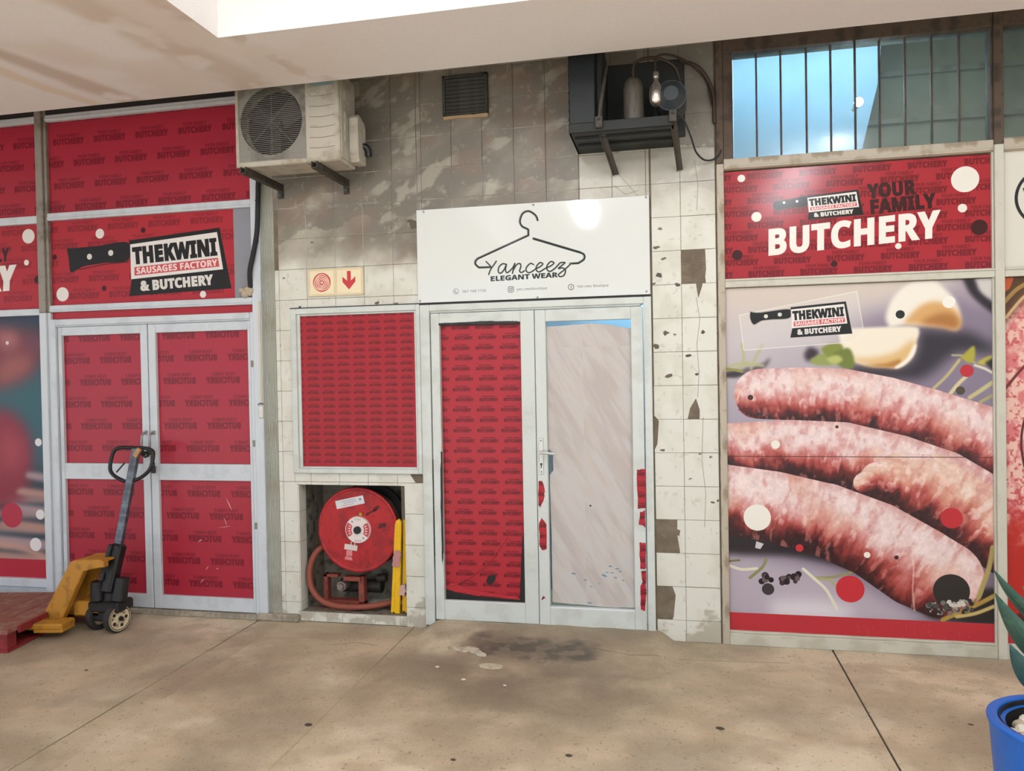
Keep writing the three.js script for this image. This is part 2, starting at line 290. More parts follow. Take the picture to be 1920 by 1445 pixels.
function sausagePosterPrint() {   // 1440 x 2050 from (.30, 2.125)
  const W = 1440, H = 2050, k = 0.88, [c, x] = mmCanvas(W, H, k);
  const base = x.createLinearGradient(0, 0, 300, 700); base.addColorStop(0, '#cfc6be'); base.addColorStop(0.45, '#c3bcc0'); base.addColorStop(1, '#a49cab');
  x.fillStyle = base; x.fillRect(0, 0, W, 1300); x.fillStyle = '#75697a'; x.fillRect(0, 1300, W, 750);
  blob(x, [[620, 330], [900, 160], [1500, 120], [1500, 900], [900, 700]], '#84788c', 60);
  blob(x, [[1200, -60], [1500, -60], [1500, 110], [1330, 130]], '#a79aa6', 30);
  blob(x, [[-60, -40], [1200, -60], [1000, 80], [200, 130]], '#cfc4b8', 50);
  blob(x, [[1067, 272], [1200, 290], [1330, 301], [1460, 400], [1400, 420], [1253, 410], [1118, 520], [1017, 560], [700, 540], [720, 470], [1000, 470]], '#2f2b33', 26);
  blob(x, [[1283, -20], [1322, 77], [1387, 151], [1470, 214], [1470, 150], [1400, 90], [1340, -20]], '#2c262d', 9);
  blob(x, [[1345, -30], [1370, 60], [1420, 110], [1480, 150], [1480, -30]], '#c9c6c2', 9);
  // garlic
  blob(x, [[905, 262], [884, 200], [912, 110], [967, 41], [1036, 0], [1123, -12], [1195, 49], [1252, 124], [1274, 215], [1255, 280], [1181, 260], [1054, 249], [965, 250]], '#ebe6da', 9);
  blob(x, [[975, 240], [1010, 195], [1068, 140], [1135, 118], [1202, 135], [1258, 183], [1274, 249], [1247, 280], [1181, 262], [1060, 246]], '#d3a468', 12);
  blob(x, [[1060, 236], [1150, 190], [1230, 190], [1268, 230], [1255, 278], [1181, 262]], '#a8713a', 14);
  blob(x, [[626, 262], [766, 255], [1020, 256], [1060, 285], [1046, 344], [1039, 381], [1011, 446], [949, 490], [881, 484], [798, 479], [708, 448], [653, 394]], '#ece4d2', 6);
  blob(x, [[690, 425], [800, 430], [930, 400], [1030, 330], [1020, 420], [949, 480], [881, 478], [798, 473], [715, 448]], '#d9b57c', 14);
  blob(x, [[760, 470], [880, 462], [960, 440], [940, 484], [860, 484]], '#b07c3e', 7);
  blob(x, [[1046, 366], [1030, 420], [985, 470], [945, 492], [930, 484], [990, 440], [1034, 360]], '#f1ece2', 4);
  // leaves
  blob(x, [[440, 400], [470, 360], [520, 385], [500, 430], [455, 440]], '#3a3038', 10);
  for (const [q, col] of [[[[470, 432], [540, 400], [610, 420], [640, 455], [560, 470], [490, 460]], '#8f9a55'], [[[530, 370], [590, 340], [650, 355], [640, 410], [570, 420]], '#7f8a3c'], [[[600, 400], [680, 370], [712, 430], [700, 490], [630, 470]], '#6d7a35'], [[[560, 430], [620, 410], [650, 440], [600, 462]], '#b5bb6f']]) blob(x, q, col, 6);
  blob(x, [[90, 480], [200, 455], [250, 415], [215, 475], [110, 500]], '#51464c', 9);
  for (const q of [[[-10, 478], [60, 450], [150, 455], [210, 462]], [[0, 500], [70, 470], [130, 440]], [[140, 480], [170, 410], [205, 340]], [[95, 470], [100, 400], [90, 330]]]) { x.save(); x.filter = 'blur(5px)'; curve(x, q, 15, '#b1b183'); x.restore(); }
  blob(x, [[-10, 500], [60, 486], [110, 505], [60, 530], [-10, 525]], '#3b3438', 7); curve(x, [[-10, 478], [40, 484], [90, 496]], 16, '#8f8f4c');
  for (const [q, w, col] of [[[[1131, 610], [1200, 540], [1266, 452]], 16, '#b9b07c'], [[[1218, 640], [1260, 585], [1300, 545]], 20, '#cfc49a'], [[[1317, 664], [1380, 620], [1460, 560]], 22, '#bdb682'], [[[1345, 483], [1400, 505], [1460, 545]], 14, '#d9d2bf'], [[[1230, 424], [1290, 430], [1345, 470]], 12, '#a7a184'], [[[1370, 690], [1420, 660], [1460, 640]], 16, '#a6a06a']]) { x.save(); x.filter = 'blur(2px)'; curve(x, q, w, col); x.restore(); }
  blob(x, [[1270, 440], [1339, 374], [1345, 440], [1320, 470]], '#a7a23a', 4); blob(x, [[1350, 470], [1400, 440], [1460, 425], [1400, 480]], '#b5ad4a', 4); blob(x, [[1395, 470], [1460, 440], [1460, 530]], '#2c2a2c', 6);
  disc(x, 1270, 624, 24, '#4a4434');
  // slate under the front sausage
  blob(x, [[-80, 1560], [400, 1620], [800, 1760], [1080, 1960], [600, 2010], [-80, 1960]], '#b3a9b6', 45);
  blob(x, [[250, 1850], [520, 1840], [700, 1900], [600, 1960], [250, 1950]], '#d6d0d8', 30);
  blob(x, [[-80, 1300], [500, 1380], [900, 1560], [1100, 1800], [1010, 1860], [870, 1735], [712, 1660], [383, 1590], [-80, 1560]], '#2c262b', 16);
  blob(x, [[1000, 1860], [1150, 1800], [1460, 1740], [1460, 1930], [1150, 1925], [1060, 1890]], '#2a2626', 10);
  for (const [q, w, col] of [[[[-10, 1652], [70, 1676], [159, 1668]], 17, '#d9d6bc'], [[[214, 1608], [190, 1660], [119, 1725]], 17, '#8b8a5c'], [[[-10, 1630], [60, 1622]], 12, '#6f7048']]) curve(x, q, w, col);
  for (const [a, b] of [[213, 1722], [320, 1726], [378, 1716]]) { for (let i = 0; i < 9; i++) disc(x, a + (hash(a, i) - 0.5) * 56, b + (hash(i, b) - 0.5) * 46, 12 + hash(i, a) * 12, ['#2a2024', '#40323a', '#1d181b', '#6b5a5e'][i % 4]); }
  for (const [q, w, col] of [[[[480, 1712], [600, 1700], [728, 1655]], 14, '#8f9060'], [[[480, 1712], [560, 1722], [600, 1752]], 16, '#a8a57a'], [[[420, 1662], [480, 1716], [547, 1781], [603, 1890]], 17, '#dcd8c4']]) curve(x, q, w, col);
  const im = x.getImageData(0, 0, c.width, c.height);
  sausage(im, c.width, c.height, k, [[190, 629, 148], [414, 632, 156], [648, 647, 159], [877, 705, 165], [1101, 782, 171], [1320, 865, 177], [1535, 948, 183]], 0.35);
  sausage(im, c.width, c.height, k, [[-12, 936, 133], [351, 951, 168], [645, 981, 183], [930, 1072, 201], [1153, 1176, 221], [1344, 1309, 230], [1532, 1455, 221]], 0.45);
  sausage(im, c.width, c.height, k, [[760, 1150, 60], [830, 1120, 90], [960, 1120, 150], [1153, 1186, 205], [1330, 1309, 214], [1430, 1395, 200]], 0.8);
  sausage(im, c.width, c.height, k, [[-78, 1247, 206], [257, 1299, 212], [553, 1372, 215], [813, 1480, 224], [1038, 1627, 236], [1162, 1693, 224]], 0.3);
  x.putImageData(im, 0, 0);
  disc(x, 135, 650, 16, '#4a2420'); curve(x, [[60, 660], [80, 610], [118, 580]], 7, 'rgba(236,206,190,0.7)'); curve(x, [[70, 720], [120, 760], [190, 770]], 10, 'rgba(110,30,30,0.7)');
  for (const [q, w, col] of [[[[1428, 1504], [1406, 1626], [1353, 1790]], 26, '#a9985e'], [[[1445, 1770], [1330, 1840], [1167, 1926]], 24, '#a88a44'], [[[1445, 1830], [1340, 1880], [1240, 1905]], 20, '#c3ad6c'], [[[1340, 1800], [1286, 1883]], 12, '#8a7a48']]) { x.save(); x.filter = 'blur(2px)'; curve(x, q, w, col); x.restore(); }
  // printed spots
  for (const [a, b, r, col] of [[165, 1364, 78, '#ece9df'], [677, 1770, 78, '#c2323a'], [1214, 1760, 96, '#2f2b2a'], [1218, 1345, 58, '#b92c34'], [274, 929, 25, '#ece9df'], [961, 185, 24, '#232827'], [1215, 124, 34, '#eeebe2'], [1304, 513, 35, '#b62c33'], [401, 1539, 22, '#c0353c'], [771, 1568, 18, '#ebe6dc'], [928, 1578, 12, '#3c2022'], [615, 826, 9, '#5a1f22'], [221, 1789, 35, '#3b3638']]) disc(x, a, b, r, col);
  // worn corner of the print and scuffs
  for (let i = 0; i < 60; i++) disc(x, 1090 + hash(i, 3) * 230, 1835 + hash(i, 5) * 70 - hash(i, 3) * 30, 4 + hash(i, 8) * 11, ['#4b4a48', '#77746f', '#2d2c2c', '#9d9a92'][i % 4]);
  for (let i = 0; i < 14; i++) disc(x, 1190 + hash(i, 13) * 100, 1822 + hash(i, 15) * 26, 5 + hash(i, 18) * 8, '#c9c6bd');
  curve(x, [[1010, 1500], [1018, 1640], [1012, 1760], [1020, 1880]], 9, 'rgba(236,214,200,0.5)'); curve(x, [[930, 1508], [1120, 1504]], 8, 'rgba(236,214,200,0.4)');
  fillPoly(x, [[150, 1545], [158, 1505], [200, 1520], [180, 1552]], '#c9c6cb');
  x.fillStyle = '#b5323a'; x.fillRect(0, 1936, W, H - 1936);
  for (let i = 0; i < 26; i++) { x.fillStyle = 'rgba(205,110,104,0.35)'; x.fillRect(700 + hash(i, 1) * 720, 1940 + hash(i, 2) * 90, 2 + hash(i, 4) * 5, 8 + hash(i, 7) * 20); }
  fillPoly(x, [[79, 160], [731, 44], [763, 255], [700, 337], [101, 369]], 'rgba(226,220,216,0.30)');
  x.lineJoin = 'round'; path(x, [[79, 160], [731, 44], [763, 255]], false); x.lineWidth = 5; x.strokeStyle = 'rgba(240,238,226,0.6)'; x.stroke(); path(x, [[79, 160], [101, 369], [701, 337]], false); x.stroke();
  cleaver(x, [[368, 124], [671, 101], [704, 286], [365, 301], [376, 249]], [[142, 143], [195, 150], [361, 136], [359, 185], [260, 191], [203, 197], [161, 217], [141, 182]], [[229, 172, 12], [307, 164, 12]], '#a9a6a0');
  x.fillStyle = 'rgba(60,34,32,0.85)'; x.fillRect(0, 998, W, 4);
  return texOf(c);
}
function nextPosterPrint() {     // the next bay, 700 x 2050: raw meat close up
  const W = 1415, H = 2050, k = 0.5, [c, x] = mmCanvas(W, H, k);
  const im = x.createImageData(c.width, c.height);
  for (let j = 0; j < c.height; j++) for (let i = 0; i < c.width; i++) {
    const px = i / k, py = j / k, n = fbm(px * 0.02 + 5, py * 0.015, 4), m = fbm(px * 0.05, py * 0.05 + 8, 3);
    let q = mix3([226, 186, 172], [206, 118, 120], sstep(0.4, 0.65, n)); q = mix3(q, [178, 60, 66], sstep(0.58, 0.72, m) * 0.7);
    q = mix3(q, [178, 42, 34], sstep(1250, 1500, py + (n - 0.5) * 300)); q = mix3(q, [40, 26, 24], sstep(1500, 1640, py + px * 0.9 - 380 + (m - 0.5) * 160) * (px < 260 ? 1 : 0.6));
    q = mix3(q, [84, 58, 36], sstep(330, 180, py + px * 1.2)); const o = (j * c.width + i) * 4; im.data[o] = q[0]; im.data[o + 1] = q[1]; im.data[o + 2] = q[2]; im.data[o + 3] = 255;
  }
  x.putImageData(im, 0, 0);
  curve(x, [[10, 620], [70, 540], [130, 470], [220, 380]], 14, '#6a2a28'); curve(x, [[105, 1050], [90, 920], [110, 780], [180, 600]], 12, '#541c20');
  fillPoly(x, [[0, 0], [60, 0], [40, 60], [0, 90]], '#b8542e'); curve(x, [[0, 150], [70, 70], [150, 20]], 22, '#9a7a44'); curve(x, [[20, 220], [90, 130], [160, 60]], 16, '#c3a878');
  x.fillStyle = '#b5323a'; x.fillRect(0, 1936, W, H - 1936);
  return texOf(c);
}
function grillPosterPrint() {    // 2160 x 1935 from (-6.6, 2.14): blurred steaks on a grill
  const W = 2160, H = 1935, k = 0.5, [c, x] = mmCanvas(W, H, k);
  x.fillStyle = '#33424f'; x.fillRect(0, 0, W, H); x.translate(1400, 0);
  blob(x, [[-1300, 300], [-500, 200], [-200, 700], [-300, 1300], [-1200, 1250]], '#813542', 40); for (let i = 0; i < 5; i++) blob(x, [[-1500, 1300 + i * 110], [600, 1330 + i * 110], [600, 1380 + i * 110], [-1500, 1350 + i * 110]], '#9c8280', 9);
  blob(x, [[-50, 420], [800, 380], [800, 1080], [500, 1100], [-50, 700]], '#37616b', 40);
  blob(x, [[-50, -40], [800, -40], [800, 60], [400, 70], [-50, 90]], '#2c3d52', 20);
  for (const [q, col, b] of [[[[-60, 90], [360, 90], [690, 150], [735, 240], [700, 340], [600, 450], [330, 540], [-60, 560]], '#7d4048', 30], [[[300, 120], [480, 130], [500, 220], [380, 250]], '#a8686a', 18], [[[420, 300], [600, 320], [560, 430], [340, 500], [330, 400]], '#9b5a58', 20], [[[560, 180], [720, 190], [720, 260], [600, 250]], '#6d4557', 14], [[[-60, 700], [340, 690], [500, 760], [585, 900], [600, 1100], [515, 1340], [300, 1420], [-60, 1420]], '#8a2f40', 24], [[[330, 850], [480, 900], [520, 1040], [420, 1160], [330, 1100]], '#a3424e', 26]]) blob(x, q, col, b);
  for (let i = 0; i < 6; i++) blob(x, [[560 - i * 70, 1150 + i * 118], [770, 1176 + i * 122], [770, 1226 + i * 124], [545 - i * 80, 1196 + i * 122]], i % 2 ? '#b0897f' : '#a58f94', 7);
  blob(x, [[290, 1660], [500, 1690], [770, 1780], [770, 1830], [480, 1740], [290, 1720]], '#c0978a', 9);
  for (const [a, b, r] of [[655, 936, 29], [654, 1464, 37], [609, 1684, 49]]) disc(x, a, b, r, '#e2e0e0');
  disc(x, 409, 1473, 92, '#b03048'); disc(x, 410, 206, 14, '#dccfd0');
  x.fillStyle = '#b02c3c'; x.fillRect(-1400, 1795, W, H - 1795);
  return texOf(c);
}

// ---------- materials of the building ----------
const mFrame = worn('#d0d7d3', '#bdc1ba', { size: 0.9, scale: 5, amount: 0.5, grain: 6, rough: 0.38, seed: 3 });
const mFrameOld = worn('#b5ac9a', '#8a7c66', { size: 0.7, scale: 6, amount: 0.8, grain: 10, rough: 0.5, seed: 5 });
const mFrameCool = worn('#cdd5db', '#b6bec5', { size: 0.9, scale: 5, amount: 0.5, grain: 6, rough: 0.36, seed: 8 });
const mFrameBrown = worn('#5b4c40', '#3c332c', { size: 0.5, scale: 5, amount: 0.8, grain: 10, rough: 0.7, seed: 9 });
const mFrameWarm = worn('#c6c4b6', '#aaa592', { size: 0.9, scale: 5, amount: 0.6, grain: 6, rough: 0.4, seed: 4 });
const mBlack = mat('#17181a', 0.45), mDark = mat('#2a2b2c', 0.6), mSteel = mat('#a9adb0', 0.35, 0.8), mWhite = mat('#d8dad6', 0.4);
const mMortar = (() => { const t = pixelTex(512, 512, (i, j) => { const n = fbm(i / 40, j / 40, 4), r = Math.sin(j * 0.55 + fbm(i / 60, j / 90, 2) * 14) * 0.5 + 0.5, q = mix3([92, 82, 70], [142, 130, 112], clamp(n * 0.7 + r * 0.35)); return q.map((v) => v + (hash(i, j) - 0.5) * 18); }); t.repeat.set(2, 2); return new THREE.MeshStandardMaterial({ map: t, bumpMap: t, bumpScale: 0.004, roughness: 0.95 }); })();
const mRough = worn('#7d7669', '#4a463f', { size: 0.6, scale: 5, amount: 0.9, grain: 22, rough: 0.95, seed: 14, bump: 0.01, px: 512 });
const mRender = worn('#978f80', '#5d574d', { size: 0.7, scale: 5, amount: 0.9, grain: 20, rough: 0.95, seed: 15, bump: 0.008, px: 512 });
const mPlaster = worn('#e4e1d8', '#d8d2c6', { size: 2.4, scale: 3, amount: 0.6, grain: 4, rough: 0.85, seed: 21, px: 512, lo: 0.5, hi: 0.8 });

// soffit with water stains (brown tide marks that run towards the wall on the left)
const mSoffit = (() => {
  const W = 1024, H = 512, x0 = -5.2, x1 = 2.0, z1 = 3.6;
  const t = pixelTex(W, H, (i, j) => {
    const x = x0 + (i / W) * (x1 - x0), z = (j / H) * z1, n = fbm(x * 1.3 + 4, z * 1.3, 4), f = fbm(x * 6, z * 6 + 9, 3), s = x + 0.25 * z + (n - 0.5) * 0.35;
    let q = [236, 233, 231];
    q = mix3(q, [220, 204, 188], sstep(0.5, 0.72, n) * 0.5 * sstep(-1.2, -2.4, x));
    q = mix3(q, [194, 176, 160], 0.7 * sstep(0.13, 0.03, Math.abs(s + 3.05)) * sstep(0.3, 0.55, f + 0.15)); q = mix3(q, [204, 188, 172], 0.6 * sstep(0.2, 0.05, Math.abs(s + 2.15)) * sstep(0.36, 0.6, f + 0.12));
    q = mix3(q, [202, 184, 170], 0.5 * sstep(0.1, 0.02, Math.abs(s + 1.75)) * sstep(0.45, 0.6, f)); q = mix3(q, [222, 208, 180], 0.6 * sstep(0.08, 0.02, Math.abs(s + 3.3)));
    return q.map((v) => v + (hash(i, j) - 0.5) * 4);
  }, true, THREE.MirroredRepeatWrapping);
  t.repeat.set(1 / (x1 - x0), 1 / z1); t.offset.set(-x0 / (x1 - x0), 1); return new THREE.MeshStandardMaterial({ map: t, roughness: 0.9 });
})();

// concrete floor: x -4.6..2.0, z -0.1..3.2 in one map
const FX0 = -4.6, FX1 = 2.0, FZ0 = -0.1, FZ1 = 3.2;
const [texFloor, texFloorBump] = (() => {
  const W = 2048, H = 1024, [c, x] = canvasOf(W, H), [c2, y] = canvasOf(W, H), im = x.createImageData(W, H), ib = y.createImageData(W, H);
  const damp = (X, Z) => { // the wet, oily patch before the centre doors, outline broken up by noise
    const n = fbm(X * 5, Z * 5, 4) - 0.5, e = Math.hypot((X + 0.78) / 0.4, (Z - 0.34 - (X + 0.8) * 0.12) / 0.15) + n * 1.5; return sstep(1.15, 0.6, e); };
  for (let j = 0; j < H; j++) for (let i = 0; i < W; i++) {
    const X = FX0 + (i / W) * (FX1 - FX0), Z = FZ0 + (j / H) * (FZ1 - FZ0);
    const a = fbm(X * 0.9 + 3, Z * 0.9, 5), b = fbm(X * 2.7, Z * 3.4 + 11, 5), f = fbm(X * 12, Z * 12, 4), g = hash(i, j), streak = fbm(X * 2.2 + 30, Z * 9, 4);
    let q = mix3([213, 199, 173], [193, 178, 152], sstep(0.38, 0.66, a)); q = mix3(q, [224, 212, 188], sstep(0.5, 0.74, b) * 0.6); q = mix3(q, [186, 169, 142], sstep(0.54, 0.76, f) * 0.35); q = mix3(q, [212, 190, 160], sstep(0.56, 0.74, streak) * 0.3);
    const near = sstep(1.5, 0.2, Math.hypot((X + 0.85) * 0.85, Z - 0.5)), dirt = sstep(0.3, 0.78, fbm(X * 3 + 50, Z * 3, 5) * 0.7 + fbm(X * 9, Z * 9 + 4, 4) * 0.3 + 0.34 * near - 0.16); q = mix3(q, [118, 105, 87], dirt * near * 0.75);
    q = mix3(q, [134, 121, 104], 0.5 * sstep(0.36, 0.7, fbm(X * 2 + 8, Z * 2 + 90, 5) + (X < -2.6 ? 0.08 : -0.08)));
    q = mix3(q, [164, 147, 122], 0.4 * sstep(0.45, 0.7, fbm(X * 6 + 70, Z * 8, 5)));
    const w = damp(X, Z); q = mix3(q, mix3([84, 78, 70], [118, 108, 94], sstep(0.42, 0.6, fbm(X * 14, Z * 22, 3))), w * 0.8);
    if (fbm(X * 75, Z * 75, 2) > 0.8) q = mix3(q, [120, 104, 84], 0.45);
    const k = (j * W + i) * 4; for (let d = 0; d < 3; d++) { im.data[k + d] = q[d] + (g - 0.5) * 16; ib.data[k + d] = clamp(128 + (f - 0.5) * 120 + (g - 0.5) * 34 + (b - 0.5) * 60 + w * (fbm(X * 18, Z * 26, 3) - 0.5) * 260, 0, 255); } im.data[k + 3] = ib.data[k + 3] = 255;
  }
  x.putImageData(im, 0, 0); y.putImageData(ib, 0, 0);
  const P = (X, Z) => [((X - FX0) / (FX1 - FX0)) * W, ((Z - FZ0) / (FZ1 - FZ0)) * H];
  // hairline cracks and gum spots
  x.strokeStyle = 'rgba(80,68,54,0.7)'; x.lineWidth = 1.3;
  for (const pts of [[[-2.1, 0.4], [-1.95, 0.33], [-1.8, 0.36]], [[-0.5, 0.3], [-0.28, 0.36], [-0.1, 0.34]], [[0.0, 0.3], [0.35, 0.28], [0.6, 0.26]]]) { x.beginPath(); pts.forEach((p, i) => (i ? x.lineTo(...P(...p)) : x.moveTo(...P(...p)))); x.stroke(); }
  for (const [X, Z, r] of [[0.178, 1.132, 5], [-1.72, 1.42, 5], [-0.47, 1.5, 4], [-0.95, 1.62, 3], [1.3, 0.9, 3], [-3.3, 1.0, 3]]) { const [a, b] = P(X, Z); x.beginPath(); x.ellipse(a, b, r * 1.3, r, 0.4, 0, 7); x.fillStyle = '#4a4238'; x.fill(); }
  const place = (t) => { t.wrapS = t.wrapT = THREE.MirroredRepeatWrapping; t.repeat.set(1 / (FX1 - FX0), 1 / (FZ1 - FZ0)); t.offset.set(-FX0 / (FX1 - FX0), 1 + FZ0 / (FZ1 - FZ0)); return t; };
  return [place(texOf(c)), place(texOf(c2, false))];
})();
const mFloor = new THREE.MeshStandardMaterial({ map: texFloor, bumpMap: texFloorBump, bumpScale: 0.004, roughness: 0.62 });

// glazed wall tiles: one map over the whole wall, x -2.66..0.27, y 0..3.66
const WX0 = -2.66, WX1 = 0.27, WY1 = 3.66;
const texTile = (() => {
  const W = 1408, H = 1760, [c, x] = canvasOf(W, H), im = x.createImageData(W, H);
  for (let j = 0; j < H; j++) for (let i = 0; i < W; i++) {
    const X = WX0 + (i / W) * (WX1 - WX0), Y = WY1 * (1 - j / H);
    const n = fbm(X * 3, Y * 3, 5), m = fbm(X * 8 + 20, Y * 6, 4), f = fbm(X * 30, Y * 30, 3), big = fbm(X * 1.6 + 60, Y * 1.6 + 5, 3);
    let q = mix3([218, 219, 209], [206, 205, 192], sstep(0.42, 0.7, m) * 0.8);
    // greasy grey-brown grime on the old upper tiles, smeared by wiping, painted darker upward for the shade under the beam; right of x = -0.56 the tiles below the unit were cleaned
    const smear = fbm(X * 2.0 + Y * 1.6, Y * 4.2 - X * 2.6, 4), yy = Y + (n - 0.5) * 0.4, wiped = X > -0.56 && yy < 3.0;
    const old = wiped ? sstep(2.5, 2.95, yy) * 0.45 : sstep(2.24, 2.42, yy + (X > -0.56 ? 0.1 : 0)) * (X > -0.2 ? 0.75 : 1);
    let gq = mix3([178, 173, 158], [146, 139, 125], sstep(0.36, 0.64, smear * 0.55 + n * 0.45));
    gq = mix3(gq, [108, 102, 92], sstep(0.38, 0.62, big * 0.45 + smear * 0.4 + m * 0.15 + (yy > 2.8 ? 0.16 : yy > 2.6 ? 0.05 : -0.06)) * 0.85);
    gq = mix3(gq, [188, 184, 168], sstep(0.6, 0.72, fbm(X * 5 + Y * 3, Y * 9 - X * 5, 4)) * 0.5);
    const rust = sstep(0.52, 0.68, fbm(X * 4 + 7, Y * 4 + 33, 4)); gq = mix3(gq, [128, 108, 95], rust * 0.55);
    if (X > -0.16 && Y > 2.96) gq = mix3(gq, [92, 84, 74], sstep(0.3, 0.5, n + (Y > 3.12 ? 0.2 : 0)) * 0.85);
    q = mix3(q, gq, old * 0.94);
    if (Y < 0.2) { const damp = sstep(0.54, 0.68, fbm(X * 11, Y * 11 + 70, 4) + (Y < 0.07 ? 0.12 : 0)); q = mix3(q, [158, 150, 132], damp * 0.6); }
    if (f > 0.74) q = mix3(q, [176, 172, 156], 0.3);
    const o = (j * W + i) * 4, gr = (hash(i, j) - 0.5) * 7; for (let d = 0; d < 3; d++) im.data[o + d] = q[d] + gr; im.data[o + 3] = 255;
  }
  x.putImageData(im, 0, 0);
  const P = (X, Y) => [((X - WX0) / (WX1 - WX0)) * W, (1 - Y / WY1) * H];
  // chips that show the clay body
  const r = rngOf(5), chip = (X, Y, s) => { const [a, b] = P(X, Y); x.beginPath(); for (let k = 0; k < 7; k++) { const t = (k / 7) * 6.28, d = s * (0.5 + r()); k ? x.lineTo(a + Math.cos(t) * d * 1.7, b + Math.sin(t) * d) : x.moveTo(a + Math.cos(t) * d * 1.7, b + Math.sin(t) * d); } x.closePath(); x.fillStyle = ['#5b4f40', '#7a6c58', '#463d33'][Math.floor(r() * 3)]; x.fill(); };
  for (const [X, Y, s] of [[-0.08, 2.5, 4], [-0.1, 2.39, 5], [-0.06, 2.32, 4], [-0.12, 2.17, 4], [-0.09, 2.22, 6], [0.02, 2.16, 5], [-0.05, 1.87, 6], [0.0, 1.86, 3], [0.17, 1.87, 5], [0.08, 1.73, 4], [-0.04, 1.61, 7], [0.13, 1.62, 4], [-0.11, 1.79, 6], [-0.08, 1.16, 4], [0.14, 1.14, 3], [0.2, 1.12, 3], [0.08, 0.99, 3], [0.21, 0.85, 3], [0.24, 0.86, 3], [-1.64, 2.62, 12], [-1.67, 2.64, 4], [-2.35, 2.54, 4], [-2.56, 2.31, 3], [-1.9, 2.12, 5], [-1.77, 2.11, 5], [-2.45, 2.11, 4]]) chip(X, Y, s);
  x.strokeStyle = 'rgba(96,88,74,0.6)'; x.lineWidth = 1.5;
  for (const pts of [[[0.13, 2.08], [0.15, 1.95], [0.13, 1.8], [0.14, 1.62], [0.13, 1.48]], [[0.16, 1.36], [0.15, 1.1], [0.17, 0.9], [0.16, 0.7]], [[-0.35, 2.78], [-0.28, 2.72], [-0.2, 2.74]], [[-0.33, 2.86], [-0.25, 2.76], [-0.2, 2.7]], [[0.14, 2.6], [0.15, 2.75], [0.13, 2.9]]]) { x.beginPath(); pts.forEach((p, i) => (i ? x.lineTo(...P(...p)) : x.moveTo(...P(...p)))); x.stroke(); }
  const t = texOf(c); t.repeat.set(1 / (WX1 - WX0), 1 / WY1); t.offset.set(-WX0 / (WX1 - WX0), 0); return t;
})();
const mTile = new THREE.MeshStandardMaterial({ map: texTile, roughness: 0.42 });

// ---------- floor ----------
{
  const floor = structure('floor');
  for (const [a, b] of [[-11, -2.7965], [-2.7855, -1.693], [-1.689, 0.870], [0.879, 9]]) part(floor, 'concrete_slab', bx(a, -0.12, -0.3, b, 0, 9.5, 0.003), mFloor);
  part(floor, 'sub_base', bx(-11, -0.3, -0.3, 9, -0.125, 9.5), mRough);
  part(floor, 'joint_filler', mg(bx(-2.797, -0.1, -0.02, -2.785, -0.01, 9.4), bx(-1.6935, -0.1, -0.02, -1.6885, -0.006, 0.69), bx(0.869, -0.1, -0.02, 0.880, -0.01, 9.4)), mat('#3d362d', 0.95));
  part(floor, 'joint_mortar', bx(-1.6935, -0.1, 0.69, -1.6885, -0.0003, 9.4, 0.0002), mFloor);
  // worn concrete ramp up to the sill of the centre doors
  const nx = 90, nz = 44, g = new THREE.PlaneGeometry(1, 1, nx, nz), p = g.attributes.position;
  for (let i = 0; i < p.count; i++) {
    const u = p.getX(i) + 0.5, v = 0.5 - p.getY(i), X = lerp(-1.66, 0.02, u), Z = lerp(-0.06, 0.66, v);
    const edge = 0.34 + 0.1 * fbm(X * 3, 7, 3) + 0.12 * Math.sin(u * 3.1), h = 0.066 * sstep(edge + 0.2, 0.02, Z) * sstep(-1.64, -1.5, X) * sstep(-0.0, -0.14, X) + (fbm(X * 7, Z * 7, 4) - 0.5) * 0.014 * sstep(0.62, 0.4, Z);
    p.setXYZ(i, X, Math.max(-0.012, h - 0.003 * sstep(0.4, 0.6, Z)), Z);
  }
  g.computeVertexNormals(); part(floor, 'sill_ramp', worldUV(plain(g)), mFloor); 
}
{ const ground = structure('ground'); part(ground, 'paving', bx(-60, -0.3, 9.5, 60, -0.02, 80), worn('#b4b0a8', '#9e9a92', { size: 6, scale: 4, rough: 0.9, seed: 40 })); }

